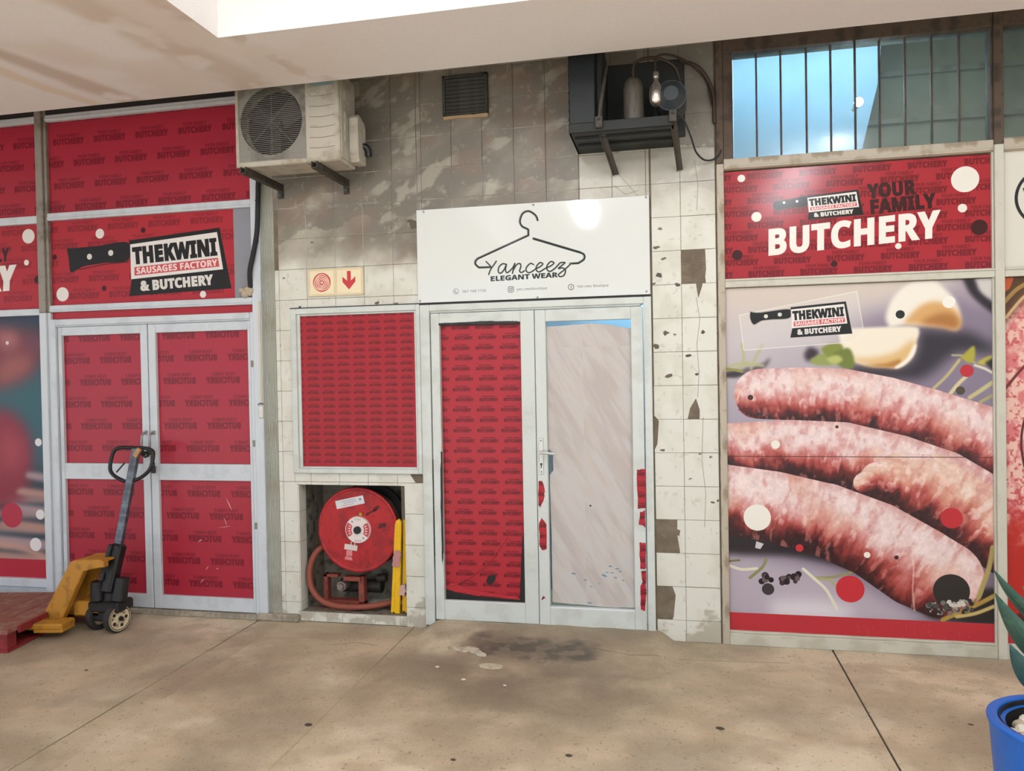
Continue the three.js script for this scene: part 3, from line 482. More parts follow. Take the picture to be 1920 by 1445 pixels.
// ---------- back wall ----------
{
  const w = structure('wall_back'), Z0 = -0.24;
  // masonry around the openings (niche, centre doors, high windows)
  const solid = [[-2.7, 0.95, 0.30, 1.0], [-2.7, 0, -2.492, 0.95], [-1.738, 0, -1.60, 0.95], [-0.14, 0, 0.30, 2.9], [-2.7, 1.0, -1.60, 3.9], [-1.60, 2.09, -0.14, 3.9], [-0.14, 2.9, 0.30, 3.9], [-1.60, 0, -0.14, 0.03]];
  const body = []; for (const [a, b, c, d] of [[-2.7, 0.945, -1.60, 3.9], [-2.7, -0.2, -2.492, 0.945], [-1.738, -0.2, -1.60, 0.945], [-2.492, -0.2, -1.738, 0.07], [-0.14, -0.2, 0.27, 3.9], [-1.60, 2.09, -0.14, 3.9], [-1.60, -0.2, -0.14, 0.02], [0.27, -0.2, 7, 2.86], [0.27, 3.56, 7, 3.9], [-10, -0.2, -2.7, 3.9]]) body.push(bx(a, b, Z0, c, d, a >= 0.27 || c <= -2.7 ? -0.075 : -0.012, 0.001));
  part(w, 'masonry', mg(body), mRough);
  const bed = []; for (const [a, b, c, d] of [[-2.63, 0.925, -1.60, 3.66], [-2.63, 0, -2.492, 0.925], [-1.738, 0, -1.60, 0.925], [-2.492, 0, -1.738, 0.068], [-0.135, 0, 0.255, 3.66], [-1.60, 2.095, -0.135, 3.66]]) bed.push(bx(a, b, -0.012, c, d, -0.0055, 0.0005));
  part(w, 'mortar_bed', mg(bed), mMortar);
  // tiles, each a piece of its own
  const PI = 0.2032, X0 = 0.045, Y0 = 0.130, G = 0.0011, r = rngOf(12);
  const regions = [[-2.628, 0.943, -2.512, 2.11], [-2.628, 2.105, -1.612, 3.66], [-1.612, 2.70, -0.137, 3.66], [-0.128, 0.0, 0.253, 3.66], [-2.628, 0, -2.492, 0.943], [-1.738, 0, -1.603, 0.943], [-2.512, 0.922, -1.603, 1.002], [-2.492, 0.004, -1.738, 0.066], [-0.137, 2.70, -0.128, 3.66]];
  const hole = { // remaining outlines of broken tiles, by column and row
    '0,10': [[0.188, 2.1635], [0.2475, 2.1635], [0.2475, 2.3645], [0.186, 2.362], [0.19, 2.25], [0.184, 2.2]],
    '0,9': [[0.0461, 1.9599], [0.2475, 1.9599], [0.2475, 2.1611], [0.168, 2.1611], [0.166, 2.146], [0.142, 2.074], [0.131, 2.147], [0.131, 2.1611], [0.0461, 2.1611]],
    '0,6': [[0.0461, 1.3503], [0.070, 1.3503], [0.085, 1.415], [0.12, 1.474], [0.141, 1.405], [0.14, 1.3503], [0.2475, 1.3503], [0.2475, 1.5513], [0.0461, 1.5513]],
    '-1,6': [[-0.108, 1.3503], [0.0439, 1.3503], [0.0439, 1.5513], [-0.128, 1.5513], [-0.128, 1.372]],
    '-1,5': [[-0.128, 1.147], [0.0439, 1.147], [0.0439, 1.3481], [-0.106, 1.3481], [-0.101, 1.337], [-0.106, 1.27], [-0.112, 1.197], [-0.128, 1.165]],
    '-1,2': [[0.0, 0.7385], [-0.001, 0.682], [0.018, 0.676], [0.010, 0.640], [-0.001, 0.644], [0.012, 0.56], [0.014, 0.5375], [0.0439, 0.5375], [0.0439, 0.7385]],
    '-1,0': [[-0.034, 0.3321], [-0.016, 0.28], [-0.03, 0.15], [-0.036, 0.1311], [0.0439, 0.1311], [0.0439, 0.3321]],
  };
  for (let row = -1; row < 18; row++) for (let col = -14; col < 1; col++) for (const R of regions) {
    const cx0 = X0 + col * PI, cy0 = Y0 + row * PI, a = Math.max(cx0, R[0]) + G, b = Math.max(cy0, R[1]) + G, c = Math.min(cx0 + PI, R[2]) - G, d = Math.min(cy0 + PI, R[3]) - G;
    if (c - a < 0.012 || d - b < 0.012) continue;
    const key = col + ',' + row, proud = (r() - 0.5) * 0.0016, side = R === regions[3] || R === regions[8];
    let pts = side && hole[key];
    if (!pts && R === regions[6] && c > -1.62) pts = [[a, b], [-1.661, b], [-1.698, d], [a, d]];        // broken corner over the niche
    if (!pts && col === -14 && cy0 > 2.36 && cy0 < 2.75) { if (c < -2.58) continue; }                        // missing strip beside the channel
    if (!pts && col === -14 + 0 && row === 10 && R === regions[1]) pts = null;
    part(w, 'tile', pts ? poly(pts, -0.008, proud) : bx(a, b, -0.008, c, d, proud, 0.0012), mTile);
  }
  // niche: tiled reveal and floor, rough back
  part(w, 'niche_back', bx(-2.6, 0.0, -0.42, -1.62, 1.05, -0.38), mRender);
  part(w, 'niche_side', mg(bx(-2.58, 0.0, -0.4, -2.495, 1.0, -0.085), bx(-1.736, 0.0, -0.4, -1.63, 1.0, -0.02)), mRender);
  part(w, 'niche_top', bx(-2.6, 0.927, -0.4, -1.62, 1.05, -0.014), mRough); part(w, 'niche_base', bx(-2.6, -0.1, -0.4, -1.62, 0.058, -0.014), mRough);
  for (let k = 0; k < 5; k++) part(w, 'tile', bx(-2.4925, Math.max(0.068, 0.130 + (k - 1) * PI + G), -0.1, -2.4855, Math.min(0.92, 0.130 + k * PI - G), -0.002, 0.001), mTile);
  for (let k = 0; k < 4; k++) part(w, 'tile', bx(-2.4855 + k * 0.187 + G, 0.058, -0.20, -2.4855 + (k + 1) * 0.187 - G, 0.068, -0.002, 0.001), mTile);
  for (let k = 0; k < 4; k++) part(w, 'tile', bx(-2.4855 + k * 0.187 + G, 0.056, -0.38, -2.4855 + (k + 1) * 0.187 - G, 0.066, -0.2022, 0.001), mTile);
}

// ---------- ceiling: coffer, downstand beam along the shops, low slab on the left ----------
{
  const c = structure('ceiling'), H = 3.345, T = 3.9;
  part(c, 'beam', bx(-2.21, H, 0.6, 9, T, 1.262, 0.0004), mSoffit);
  part(c, 'low_slab', bx(-11, H, 0.6, -2.21, T, 8.6, 0.0004), mSoffit);
  part(c, 'coffer_slab', bx(-11, T, -0.3, 9, 4.1, 8.6), mPlaster);
  part(c, 'outer_beam', bx(-2.21, 3.1, 8.1, 9, T, 8.6, 0.006), mPlaster);
  part(c, 'cross_beam', bx(4.2, H, 1.262, 4.9, T, 8.1, 0.006), mPlaster);
}
{ const w = structure('wall_right'); part(w, 'masonry', bx(8.6, -0.1, -0.3, 9, 4.1, 9.5), mPlaster); }
for (const x of [-6.2, -1.9, 2.4, 6.7]) { const p = structure('wall_column'); part(p, 'shaft', bx(x - 0.22, 0, 8.12, x + 0.22, 3.4, 8.56, 0.015), mPlaster); }

// bulkhead lamps under the coffer, outside the frame: they show only as glints in the signs
{
  const mGlow = new THREE.MeshStandardMaterial({ color: '#f4efe4', emissive: LAMP_COLOR, emissiveIntensity: LAMP_GLOW, roughness: 0.4 });
  const spots = [[-1.1, 3.0, LAMP_LEFT, 'left of the pair nearest the shops'], [1.44, 2.45, LAMP_RIGHT, 'right of the pair nearest the shops'], [-1.12, 5.6, LAMP_FAR, 'left of the pair farthest from the shops'], [-1.1, 4.85, LAMP_FAR, 'left of the middle pair'], [1.33, 4.1, LAMP_FAR, 'right of the middle pair'], [1.28, 5.35, LAMP_FAR, 'right of the pair farthest from the shops']];
  for (const [x, z, power, where] of spots) {
    const o = thing('ceiling_light', 'round white bulkhead ceiling light, ' + where, 'ceiling light', [x, 3.9, z], 'bulkhead lights of the arcade');
    const b = lathe([[0, 0], [0.17, 0], [0.17, -0.035], [0.15, -0.04], [0, -0.04]]); b.translate(x, 3.9, z); part(o, 'base', b, mWhite);
    const g = lathe([[0.145, -0.038], [0.14, -0.07], [0.11, -0.095], [0.06, -0.108], [0, -0.11]]); g.translate(x, 3.9, z); part(o, 'diffuser', g, mGlow);
    const l = new THREE.PointLight(LAMP_COLOR, power, 0, 2); l.position.set(0, -0.17, 0); l.castShadow = true; l.shadow.radius = 6; o.add(l);
  }
}

// ---------- room behind the doors and the high windows ----------
const mBlueWall = worn('#8fb3cf', '#9dbfd8', { size: 1.2, scale: 3, rough: 0.6, seed: 51, amount: 0.6, grain: 5 }), mGreige = worn('#bcb49c', '#a39b85', { size: 1.1, scale: 4, rough: 0.85, seed: 52 });
{
  const r = structure('wall_inside');
  part(r, 'blue_partition', poly([[-1.75, 0], [1.2, 0], [1.26, 3.1], [1.38, 3.6], [1.42, 4.3], [-1.75, 4.3]], -0.93, -0.9), mBlueWall);
  part(r, 'rear_wall', bx(1.0, 0, -1.62, 7, 4.3, -1.5), mGreige); part(r, 'side_wall', mg(bx(-1.85, 0, -1.62, -1.75, 4.3, -0.24), bx(6.9, 0, -1.62, 7, 4.3, -0.24)), mGreige);
  part(r, 'inside_ceiling', bx(-1.85, 4.2, -1.62, 7, 4.3, -0.3), mGreige); part(r, 'inside_floor', bx(-1.85, -0.02, -1.62, 7, 0.03, -0.24), mGreige);
  part(r, 'batten', bx(1.1, 3.80, -1.5, 6.9, 3.84, -1.47), mFrameOld); part(r, 'batten', bx(1.1, 3.45, -1.5, 6.9, 3.49, -1.47), mFrameOld); part(r, 'batten', bx(1.1, 3.10, -1.5, 6.9, 3.14, -1.47), mFrameOld);
  const bulb = (x, y, z, I, col, label) => {
    const o = thing('added_bulb', label, 'lamp', [x, y, z]);
    part(o, 'holder', rod([x, y, z - 0.13], [x, y, z - 0.02], 0.018, 0.022), mWhite);
    const s = plain(new THREE.SphereGeometry(0.028, 20, 12)); s.translate(x, y, z); part(o, 'bulb', s, new THREE.MeshStandardMaterial({ color: '#ffffff', emissive: col, emissiveIntensity: 60 }));
    const l = new THREE.PointLight(col, I, 0, 2); l.position.set(0, 0, 0); l.castShadow = true; l.shadow.radius = 1.4; o.add(l);
  };
  bulb(1.16, 3.32, -0.5, 0.7, '#dcefff', 'bulb added at the glint behind the high window panes');  // bulb added where the panes only mirror a ceiling lamp
  { // light panel added out of sight to brighten the blue wall evenly
    const o = thing('added_light_panel', 'added light panel, unseen above the high window inside the shop', 'light', [0.9, 4.0, -0.5]);
    part(o, 'housing', bx(0.15, 3.98, -0.68, 1.65, 4.03, -0.32, 0.004), mWhite); part(o, 'diffuser', bx(0.18, 3.965, -0.65, 1.62, 3.982, -0.35, 0.003), new THREE.MeshStandardMaterial({ color: '#ffffff', emissive: '#e2f0ff', emissiveIntensity: 4 }));
    const l = new THREE.RectAreaLight('#e2f0ff', 21, 1.44, 0.3); l.position.set(0, -0.05, 0); l.rotation.x = -Math.PI / 2; o.add(l);
  }
  bulb(-0.35, 2.45, -0.6, 3, '#d8eeff', 'unseen bulb added behind the beige covered door');  // unseen bulb added to light the blue wall behind the door
}

// ---------- frames, doors and windows ----------
const mGlass = new THREE.MeshPhysicalMaterial({ color: '#dfe8e6', roughness: 0.06, transmission: 1, thickness: 0, ior: 1.5 });
const mDirtyGlass = new THREE.MeshPhysicalMaterial({ color: '#c9d2cf', roughness: 0.16, transmission: 0.96, thickness: 0, ior: 1.5 });
const mVinyl = (t, rough = 0.34) => new THREE.MeshPhysicalMaterial({ map: t, roughness: rough, specularIntensity: 0.6 });
const mTopVinyl = mVinyl(texTopVinyl, 0.3), mDoorVinyl = mVinyl(texDoorVinyl, 0.3), mDoorVinylMid = mVinyl(texDoorVinylMid, 0.35), mWindowVinyl = mVinyl(texWindowVinyl, 0.38);
const flat = (x0, y0, x1, y1, z0, z1) => bx(x0, y0, z0, x1, y1, z1, 0.0008);

{ // left shop front: mullion, rails, ribbed channel
  const t = structure('trim_1');
  part(t, 'mullion', mg(bx(-4.472, 0.0, -0.07, -4.415, 2.14, 0.03, 0.004), bx(-4.415, 0.0, -0.07, -4.392, 2.14, 0.012, 0.003)), mFrameCool);
  part(t, 'upper_mullion', mg(bx(-4.472, 2.142, -0.07, -4.415, 3.6, 0.03, 0.004), bx(-4.415, 2.142, -0.07, -4.392, 3.6, 0.012, 0.003)), worn('#938d83', '#6f685d', { size: 0.8, scale: 6, rough: 0.5, seed: 17 }), 'dull brownish upper length');
  part(t, 'post', mg(bx(-2.787, 0.02, -0.07, -2.722, 3.6, 0.02, 0.003)), mFrameCool);
  for (const [y0, y1, m] of [[3.505, 3.55, mFrameCool], [2.798, 2.85, mFrameCool], [2.142, 2.19, mFrameCool]]) part(t, 'rail', mg(bx(-4.392, y0, -0.07, -2.787, y1, 0.018, 0.003), bx(-4.392, y0 + 0.012, 0.01, -2.787, y0 + 0.02, 0.024, 0.002)), m);
  for (const [y0, y1] of [[3.505, 3.55], [2.785, 2.84], [2.125, 2.172], [0.15, 0.212]]) part(t, 'rail', bx(-7, y0, -0.07, -4.472, y1, 0.018, 0.003), mFrameCool);
  part(t, 'plinth', bx(-7, 0, -0.07, -4.472, 0.15, 0.0), mFrameCool);
  const rib = [bx(-2.722, 0.02, -0.07, -2.63, 3.62, -0.006)]; for (let k = 0; k < 9; k++) rib.push(bx(-2.720 + k * 0.0102, 0.02, -0.01, -2.7145 + k * 0.0102, 3.62, 0.001, 0.001));
  part(t, 'ribbed_channel', mg(rib), worn('#b9bbb0', '#9a9686', { size: 1.1, scale: 6, rough: 0.5, seed: 30, grain: 6 }));
  part(t, 'shade_gap_strip', bx(-7, 3.551, -0.07, -2.63, 3.9, 0.006), mDark);  // dark strip stands for the shadow gap between frame and ceiling
  part(t, 'grey_filler', flat(-2.93, 2.19, -2.787, 2.80, -0.06, -0.008), mat('#8b8d95', 0.5));
  part(t, 'red_strip', flat(-4.392, 2.088, -2.787, 2.142, -0.06, -0.012), mVinyl(texOf((() => { const [c, x] = canvasOf(8, 8); x.fillStyle = RED; x.fillRect(0, 0, 8, 8); return c; })())));
  part(t, 'sill', mg(bx(-4.45, 0, -0.2, -2.63, 0.035, 0.03, 0.004), bx(-2.80, 0, -0.05, -2.49, 0.05, 0.04, 0.01)), worn('#aaa292', '#857c6c', { size: 0.5, scale: 6, rough: 0.95, grain: 16, seed: 19 }));
}
for (const [x0, x1, y0, y1, label] of [[-4.392, -2.787, 2.85, 3.505, 'wide red vinyl panel with dark lettering, above the sign with the cleaver'], [-7, -4.472, 2.84, 3.505, 'red vinyl panel with dark lettering in the top left corner, cut by the left edge']])
  single('vinyl_panel', flat(x0, y0, x1, y1, -0.03, -0.012), mTopVinyl, label, 'panel', [(x0 + x1) / 2, y0, -0.012]);
single('shop_sign', printBox(-4.39, 2.18, -2.79, 2.80, -0.03, -0.0125), mVinyl(leftSignPrint(), 0.4), 'red sign with a large black cleaver and white spots, above the left double door', 'sign', [-3.6, 2.19, -0.012]);
single('shop_sign', printBox(-6.6, 2.16, -4.44, 2.80, -0.03, -0.0125), mVinyl(farLeftSignPrint(), 0.4), 'red sign cut by the left edge, ending in a white letter Y', 'sign', [-4.8, 2.17, -0.012]);
single('poster', printBox(-6.6, 0.205, -4.44, 2.14, -0.03, -0.0125), mVinyl(grillPosterPrint(), 0.35), 'poster of meat on a grill with white spots, left of the double door', 'poster', [-4.8, 0.21, -0.012]);

function leafDoor(d, x0, x1, panels, y0, yTop, stile, bottomH, topH, z, m) {   // a framed leaf; panels lists the openings between the rails
  const lf = part(d, 'door_leaf', mg(bx(x0, y0, z - 0.045, x0 + stile[0], yTop, z, 0.003), bx(x1 - stile[1], y0, z - 0.045, x1, yTop, z, 0.003), ...[[y0, panels[0][0]], ...panels.slice(1).map((p, i) => [panels[i][1], p[0]]), [panels[panels.length - 1][1], yTop]].map(([a, b]) => bx(x0 + stile[0], a, z - 0.045, x1 - stile[1], b, z - 0.002, 0.003))), m);
  return lf;
}
{ // left double door
  const d = structure('door_1'), z = 0.006;
  part(d, 'door_frame', mg(bx(-4.392, 0.03, -0.07, -4.345, 2.09, 0.022, 0.003), bx(-4.345, 2.045, -0.07, -2.81, 2.088, 0.026, 0.003), bx(-4.345, 2.035, -0.03, -2.81, 2.047, 0.016, 0.003), bx(-2.812, 0.03, -0.07, -2.787, 2.09, 0.014, 0.003)), mFrameCool);
  const pan = [[0.135, 0.942], [1.056, 1.972]];
  for (const [x0, x1, st] of [[-4.34, -3.612, [0.03, 0.055]], [-3.604, -2.815, [0.058, 0.022]]]) {
    const lf = leafDoor(d, x0, x1, pan, 0.04, 2.034, st, 0, 0, z, mFrameCool);
    for (const [a, b] of pan) part(lf, 'vinyl_panel', flat(x0 + st[0] - 0.005, a - 0.004, x1 - st[1] + 0.005, b + 0.004, -0.03, -0.018), mDoorVinyl);
    const hx = x0 < -4 ? -3.637 : -3.575; part(lf, 'pull_handle', mg(tube([[hx, 1.27, z], [hx, 1.272, z + 0.03], [hx, 1.25, z + 0.045], [hx, 1.16, z + 0.045], [hx, 1.14, z + 0.03], [hx, 1.142, z]], 0.007, 24, 8), bx(hx - 0.012, 1.262, z, hx + 0.012, 1.29, z + 0.012)), worn('#a6a7a6', '#59493c', { size: 0.1, rough: 0.4, metal: 0.5, seed: 61 }));
  }
  const lfR = d.children.filter((o) => o.name.startsWith('door_leaf'))[1], mScratch = mat('#d9b9b8', 0.7);
  for (const [X, Y, L, A, w] of [[-3.02, 0.78, 0.1, -1.1, 0.006], [-3.05, 0.66, 0.07, -1.2, 0.004], [-3.25, 0.52, 0.04, 0.6, 0.007], [-3.2, 0.33, 0.04, 0.9, 0.004], [-3.24, 0.24, 0.05, 0.8, 0.005], [-3.12, 0.33, 0.02, 0.2, 0.006], [-3.06, 0.62, 0.11, 0.15, 0.003]]) { const g = poly([[-L / 2, 0], [0, w / 2], [L / 2, 0], [L / 6, -w / 2]], 0, 0.0008); g.rotateZ(A); g.translate(X, Y, -0.0182); part(lfR, 'scratch', g, mScratch, 'pale scratch on the red vinyl'); }
  for (const y of [1.74, 1.2, 0.64]) part(d, 'hinge', bx(-2.808, y - 0.022, 0.012, -2.792, y + 0.022, 0.02), mat('#8f8b80', 0.5, 0.4));
  const ch = []; for (let k = 0; k < 9; k++) { const g = new THREE.TorusGeometry(0.014, 0.0045, 8, 14); g.rotateX(k % 2 ? 1.2 : 0.2); g.rotateZ(0.4 * k); g.translate(-3.655 + k * 0.0125, 1.135 + Math.sin(k * 1.1) * 0.014, 0.062); ch.push(plain(g)); }
  part(d, 'chain', mg(ch), mat('#4a4440', 0.5, 0.7)); part(d, 'padlock', mg(bx(-3.58, 1.045, 0.03, -3.545, 0.995, 0.045, 0.005), tube([[-3.572, 1.04, 0.038], [-3.57, 1.07, 0.038], [-3.555, 1.07, 0.038], [-3.553, 1.04, 0.038]], 0.004, 16, 6)), mat('#3c3a38', 0.4, 0.7));
}
{ // red window above the hose niche
  const w = structure('window_1');
  part(w, 'window_frame', mg(bx(-2.508, 1.003, -0.05, -2.470, 2.1, 0.022, 0.003), bx(-1.63, 1.003, -0.05, -1.604, 2.1, 0.022, 0.003), bx(-2.47, 1.003, -0.05, -1.63, 1.034, 0.022, 0.003), bx(-2.47, 2.062, -0.05, -1.63, 2.1, 0.022, 0.003),
    bx(-2.47, 1.034, -0.05, -2.448, 2.062, 0.008), bx(-1.646, 1.034, -0.05, -1.63, 2.062, 0.008), bx(-2.448, 1.034, -0.05, -1.646, 1.046, 0.008), bx(-2.448, 2.05, -0.05, -1.646, 2.062, 0.008)), mFrame);
  part(w, 'vinyl_panel', flat(-2.452, 1.042, -1.642, 2.054, -0.011, -0.003), mWindowVinyl); part(w, 'sealant', bx(-2.512, 2.1, -0.01, -1.60, 2.106, 0.02), mBlack);
}
// torn outline helper: roughens the edges of a traced outline
function torn(pts, amp, seed, n = 6) { const o = []; pts.forEach((p, i) => { const q = pts[(i + 1) % pts.length]; for (let k = 0; k < n; k++) { const t = k / n; o.push([lerp(p[0], q[0], t) + (k ? (hash(i * 31 + k, seed) - 0.5) * amp : 0), lerp(p[1], q[1], t) + (k ? (hash(seed, i * 17 + k) - 0.5) * amp : 0)]); } }); return o; }
{ // centre double door
  const d = structure('door_2'), z = 0.018;
  part(d, 'door_frame', mg(bx(-1.602, 0.028, -0.08, -1.538, 2.094, 0.024, 0.003), bx(-1.538, 2.052, -0.08, -0.182, 2.094, 0.024, 0.003), bx(-0.182, 0.03, -0.08, -0.136, 2.094, 0.024, 0.003), bx(-1.538, 2.040, -0.06, -0.2, 2.054, 0.008, 0.002), bx(-1.535, 0.02, -0.08, -0.19, 0.062, -0.01, 0.003)), mFrame);
  part(d, 'sealant', bx(-1.604, 2.094, -0.02, -0.135, 2.101, 0.026), mBlack);
  const L = leafDoor(d, -1.532, -0.857, [[0.185, 1.962]], 0.066, 2.036, [0.058, 0.088], 0, 0, z, mFrame);
  part(L, 'dark_interior_sheet', flat(-1.48, 0.18, -0.94, 1.966, -0.027, -0.02), mBlack);  // black sheet added to stand for the dark interior behind the glass
  part(L, 'vinyl_panel', poly(torn([[-1.473, 1.955], [-0.948, 1.955], [-0.948, 1.4], [-0.946, 0.818], [-0.941, 0.732], [-0.964, 0.582], [-0.978, 0.35], [-0.986, 0.204], [-1.129, 0.213], [-1.292, 0.219], [-1.407, 0.237], [-1.473, 0.255]], 0.004, 3), -0.02, -0.0165, [torn([[-1.203, 0.321], [-1.199, 0.302], [-1.176, 0.287], [-1.143, 0.324], [-1.139, 0.36], [-1.191, 0.346]], 0.004, 8, 3)]), mDoorVinylMid);
  part(L, 'vinyl_fold', mg(poly(torn([[-1.465, 0.262], [-1.40, 0.243], [-1.29, 0.226], [-1.13, 0.217], [-0.995, 0.212], [-0.998, 0.228], [-1.16, 0.238], [-1.32, 0.262], [-1.44, 0.3]], 0.006, 11), -0.0165, -0.0125), tube([[-1.46, 0.27, -0.013], [-1.38, 0.3, -0.01], [-1.2, 0.42, -0.01], [-1.06, 0.6, -0.012]], 0.003, 30, 6)), mat('#b52a36', 0.3));
  part(L, 'sealant', mg(poly(torn([[-1.478, 1.972], [-1.2, 1.978], [-1.0, 1.972], [-0.945, 1.968], [-0.945, 1.960], [-1.478, 1.960]], 0.004, 4), z - 0.004, z + 0.001), poly(torn([[-1.480, 1.15], [-1.470, 1.15], [-1.474, 0.5], [-1.484, 0.42], [-1.488, 0.8]], 0.004, 5), z - 0.004, z + 0.001), poly(torn([[-1.535, 1.1], [-1.531, 1.1], [-1.531, 0.5], [-1.537, 0.4]], 0.002, 6), z - 0.002, z + 0.0015)), mBlack);
  const R = leafDoor(d, -0.853, -0.188, [[0.172, 1.962]], 0.06, 2.036, [0.068, 0.072], 0, 0, z, mFrame);
  part(R, 'pane', flat(-0.79, 0.168, -0.255, 1.966, -0.024, -0.02), mGlass);
  const sheetTex = (() => { const t = pixelTex(640, 1024, (i, j) => { const X = i / 640 * 0.56, Y = j / 1024 * 1.8, a = X * 0.86 + Y * -0.5, b = X * 0.5 + Y * 0.86, n = fbm(a * 26 + 3, b * 4, 4), m = fbm(a * 60, b * 9 + 5, 3); let q = mix3([198, 194, 191], [186, 179, 175], sstep(0.38, 0.72, n)); q = mix3(q, [196, 182, 170], sstep(0.5, 0.75, m) * 0.4); return q.map((v) => v + (hash(i, j) - 0.5) * 6); }); t.repeat.set(1 / 0.56, 1 / 1.8); return t; })();
  part(R, 'beige_sheet', poly(torn([[-0.783, 1.932], [-0.639, 1.937], [-0.531, 1.944], [-0.45, 1.94], [-0.379, 1.93], [-0.262, 1.902], [-0.262, 1.058], [-0.258, 0.251], [-0.262, 0.19], [-0.4, 0.184], [-0.545, 0.19], [-0.76, 0.2], [-0.776, 0.205], [-0.774, 0.587], [-0.779, 1.0], [-0.756, 1.03], [-0.756, 1.14], [-0.785, 1.163]], 0.003, 21), -0.0192, -0.015), new THREE.MeshStandardMaterial({ map: sheetTex, roughness: 0.75 }));
  part(R, 'sill_highlight_bead', mg(bx(-0.785, 0.172, -0.02, -0.26, 0.18, 0.012, 0.001)), mat('#e9ecee', 0.3)); part(L, 'sill_highlight_bead', bx(-1.474, 0.185, -0.0125, -0.945, 0.192, 0.012, 0.001), mat('#d9dddc', 0.3));  // pale beads added to stand for the bright highlight along the sill
  const mScrap = mVinyl(texDoorVinylMid, 0.4), scraps = [[[-0.845, 0.967], [-0.823, 0.97], [-0.807, 0.913], [-0.812, 0.864], [-0.836, 0.802], [-0.848, 0.815]], [[-0.846, 0.707], [-0.829, 0.739], [-0.8, 0.698], [-0.801, 0.542], [-0.831, 0.533], [-0.848, 0.57]], [[-0.839, 0.227], [-0.826, 0.249], [-0.814, 0.238], [-0.836, 0.219]], [[-0.235, 1.045], [-0.183, 1.047], [-0.1885, 0.812], [-0.235, 0.805]], [[-0.222, 0.786], [-0.19, 0.796], [-0.19, 0.692], [-0.204, 0.703], [-0.23, 0.711]], [[-0.228, 0.599], [-0.19, 0.597], [-0.19, 0.451], [-0.198, 0.436], [-0.226, 0.44]], [[-0.22, 0.426], [-0.191, 0.429], [-0.192, 0.313], [-0.189, 0.294], [-0.2, 0.183], [-0.224, 0.187], [-0.226, 0.33], [-0.212, 0.359]]];
  scraps.forEach((s, i) => part(R, 'vinyl_scrap', poly(torn(s, 0.006, 30 + i, 4), z - 0.001, z + 0.0018), mScrap, 'torn scrap of red vinyl left on the frame'));
  part(R, 'blue_tear', mg(...[[-0.642, 0.387, 18, 5], [-0.447, 0.381, 20, 8], [-0.41, 0.44, 12, 6], [-0.37, 0.425, 20, 4], [-0.35, 0.41, 14, 5], [-0.38, 0.37, 12, 6], [-0.4, 0.4, 16, 3], [-0.33, 0.355, 10, 5], [-0.565, 0.348, 14, 3], [-0.53, 0.31, 12, 3], [-0.54, 0.205, 16, 7], [-0.48, 0.33, 8, 3], [-0.43, 0.4, 14, 3]].map(([a, b, w, h], i) => poly(torn([[a - w / 1000, b + h / 2500], [a, b + h / 1000], [a + w / 1000, b - h / 2500], [a, b - h / 1000]], 0.006, 50 + i, 3), -0.0152, -0.0142))), mat('#6d8ea3', 0.7), 'blue grey tears low on the beige sheet');
  part(R, 'sheet_spot', poly(torn([[-0.535, 0.815], [-0.525, 0.82], [-0.518, 0.812], [-0.527, 0.806]], 0.002, 71, 2), -0.0152, -0.0142), mBlack);
  part(R, 'lever_handle', mg(bx(-0.838, 1.012, z, -0.811, 1.238, z + 0.008, 0.003), rod([-0.825, 1.15, z], [-0.825, 1.15, z + 0.05], 0.011), tube([[-0.828, 1.15, z + 0.05], [-0.79, 1.149, z + 0.054], [-0.73, 1.143, z + 0.05]], 0.009, 20, 10)), mat('#c9ccc8', 0.3, 0.35), 'white lever handle on a long plate');
  part(R, 'keyhole', mg(rod([-0.825, 1.075, z + 0.006], [-0.825, 1.075, z + 0.0095], 0.007), bx(-0.828, 1.05, z + 0.006, -0.822, 1.075, z + 0.0095), rod([-0.825, 1.222, z + 0.006], [-0.825, 1.222, z + 0.0095], 0.004), rod([-0.825, 1.026, z + 0.006], [-0.825, 1.026, z + 0.0095], 0.004)), mDark);
}
{ // right shop front
  const t = structure('trim_2');
  part(t, 'post', bx(0.256, 0.0, -0.07, 0.298, 2.86, 0.016, 0.003), mFrameOld); part(t, 'upper_post', bx(0.256, 2.861, -0.07, 0.298, 3.6, 0.016, 0.003), mFrameBrown); part(t, 'upper_post', bx(1.742, 2.861, -0.07, 1.79, 3.6, 0.02, 0.003), mFrameBrown); part(t, 'post', mg(bx(1.742, 0.0, -0.07, 1.79, 2.86, 0.02, 0.003), bx(1.732, 0.0, -0.07, 1.742, 2.86, 0.004, 0.002)), mFrameWarm);
  for (const [a, b] of [[0.298, 1.742], [1.79, 4]]) {
    part(t, 'rail', mg(bx(a, 2.128, -0.07, b, 2.178, 0.014, 0.003), bx(a, 2.166, 0.01, b, 2.178, 0.022, 0.002)), mFrameWarm); part(t, 'rail', mg(bx(a, 2.822, -0.07, b, 2.888, 0.012, 0.003), bx(a, 2.826, 0.006, b, 2.838, 0.022, 0.002)), mFrameOld);
    part(t, 'base_rail', mg(bx(a, 0.0, -0.07, b, 0.07, 0.012, 0.003), bx(a, 0.07, -0.07, b, 0.084, 0.002, 0.002)), mFrameWarm); part(t, 'head', bx(a, 3.51, -0.07, b, 3.66, 0.012, 0.003), mFrameBrown);
  }
}
single('shop_sign', printBox(0.30, 2.16, 1.74, 2.815, -0.03, -0.0125), mVinyl(butcherySignPrint(), 0.17), 'red sign with large white lettering under the high window on the right', 'sign', [1.02, 2.17, -0.012]);
single('poster', printBox(0.30, 0.075, 1.74, 2.125, -0.03, -0.0125), mVinyl(sausagePosterPrint(), 0.3), 'tall poster of raw sausages and garlic with a red strip along its foot', 'poster', [1.02, 0.085, -0.012]);
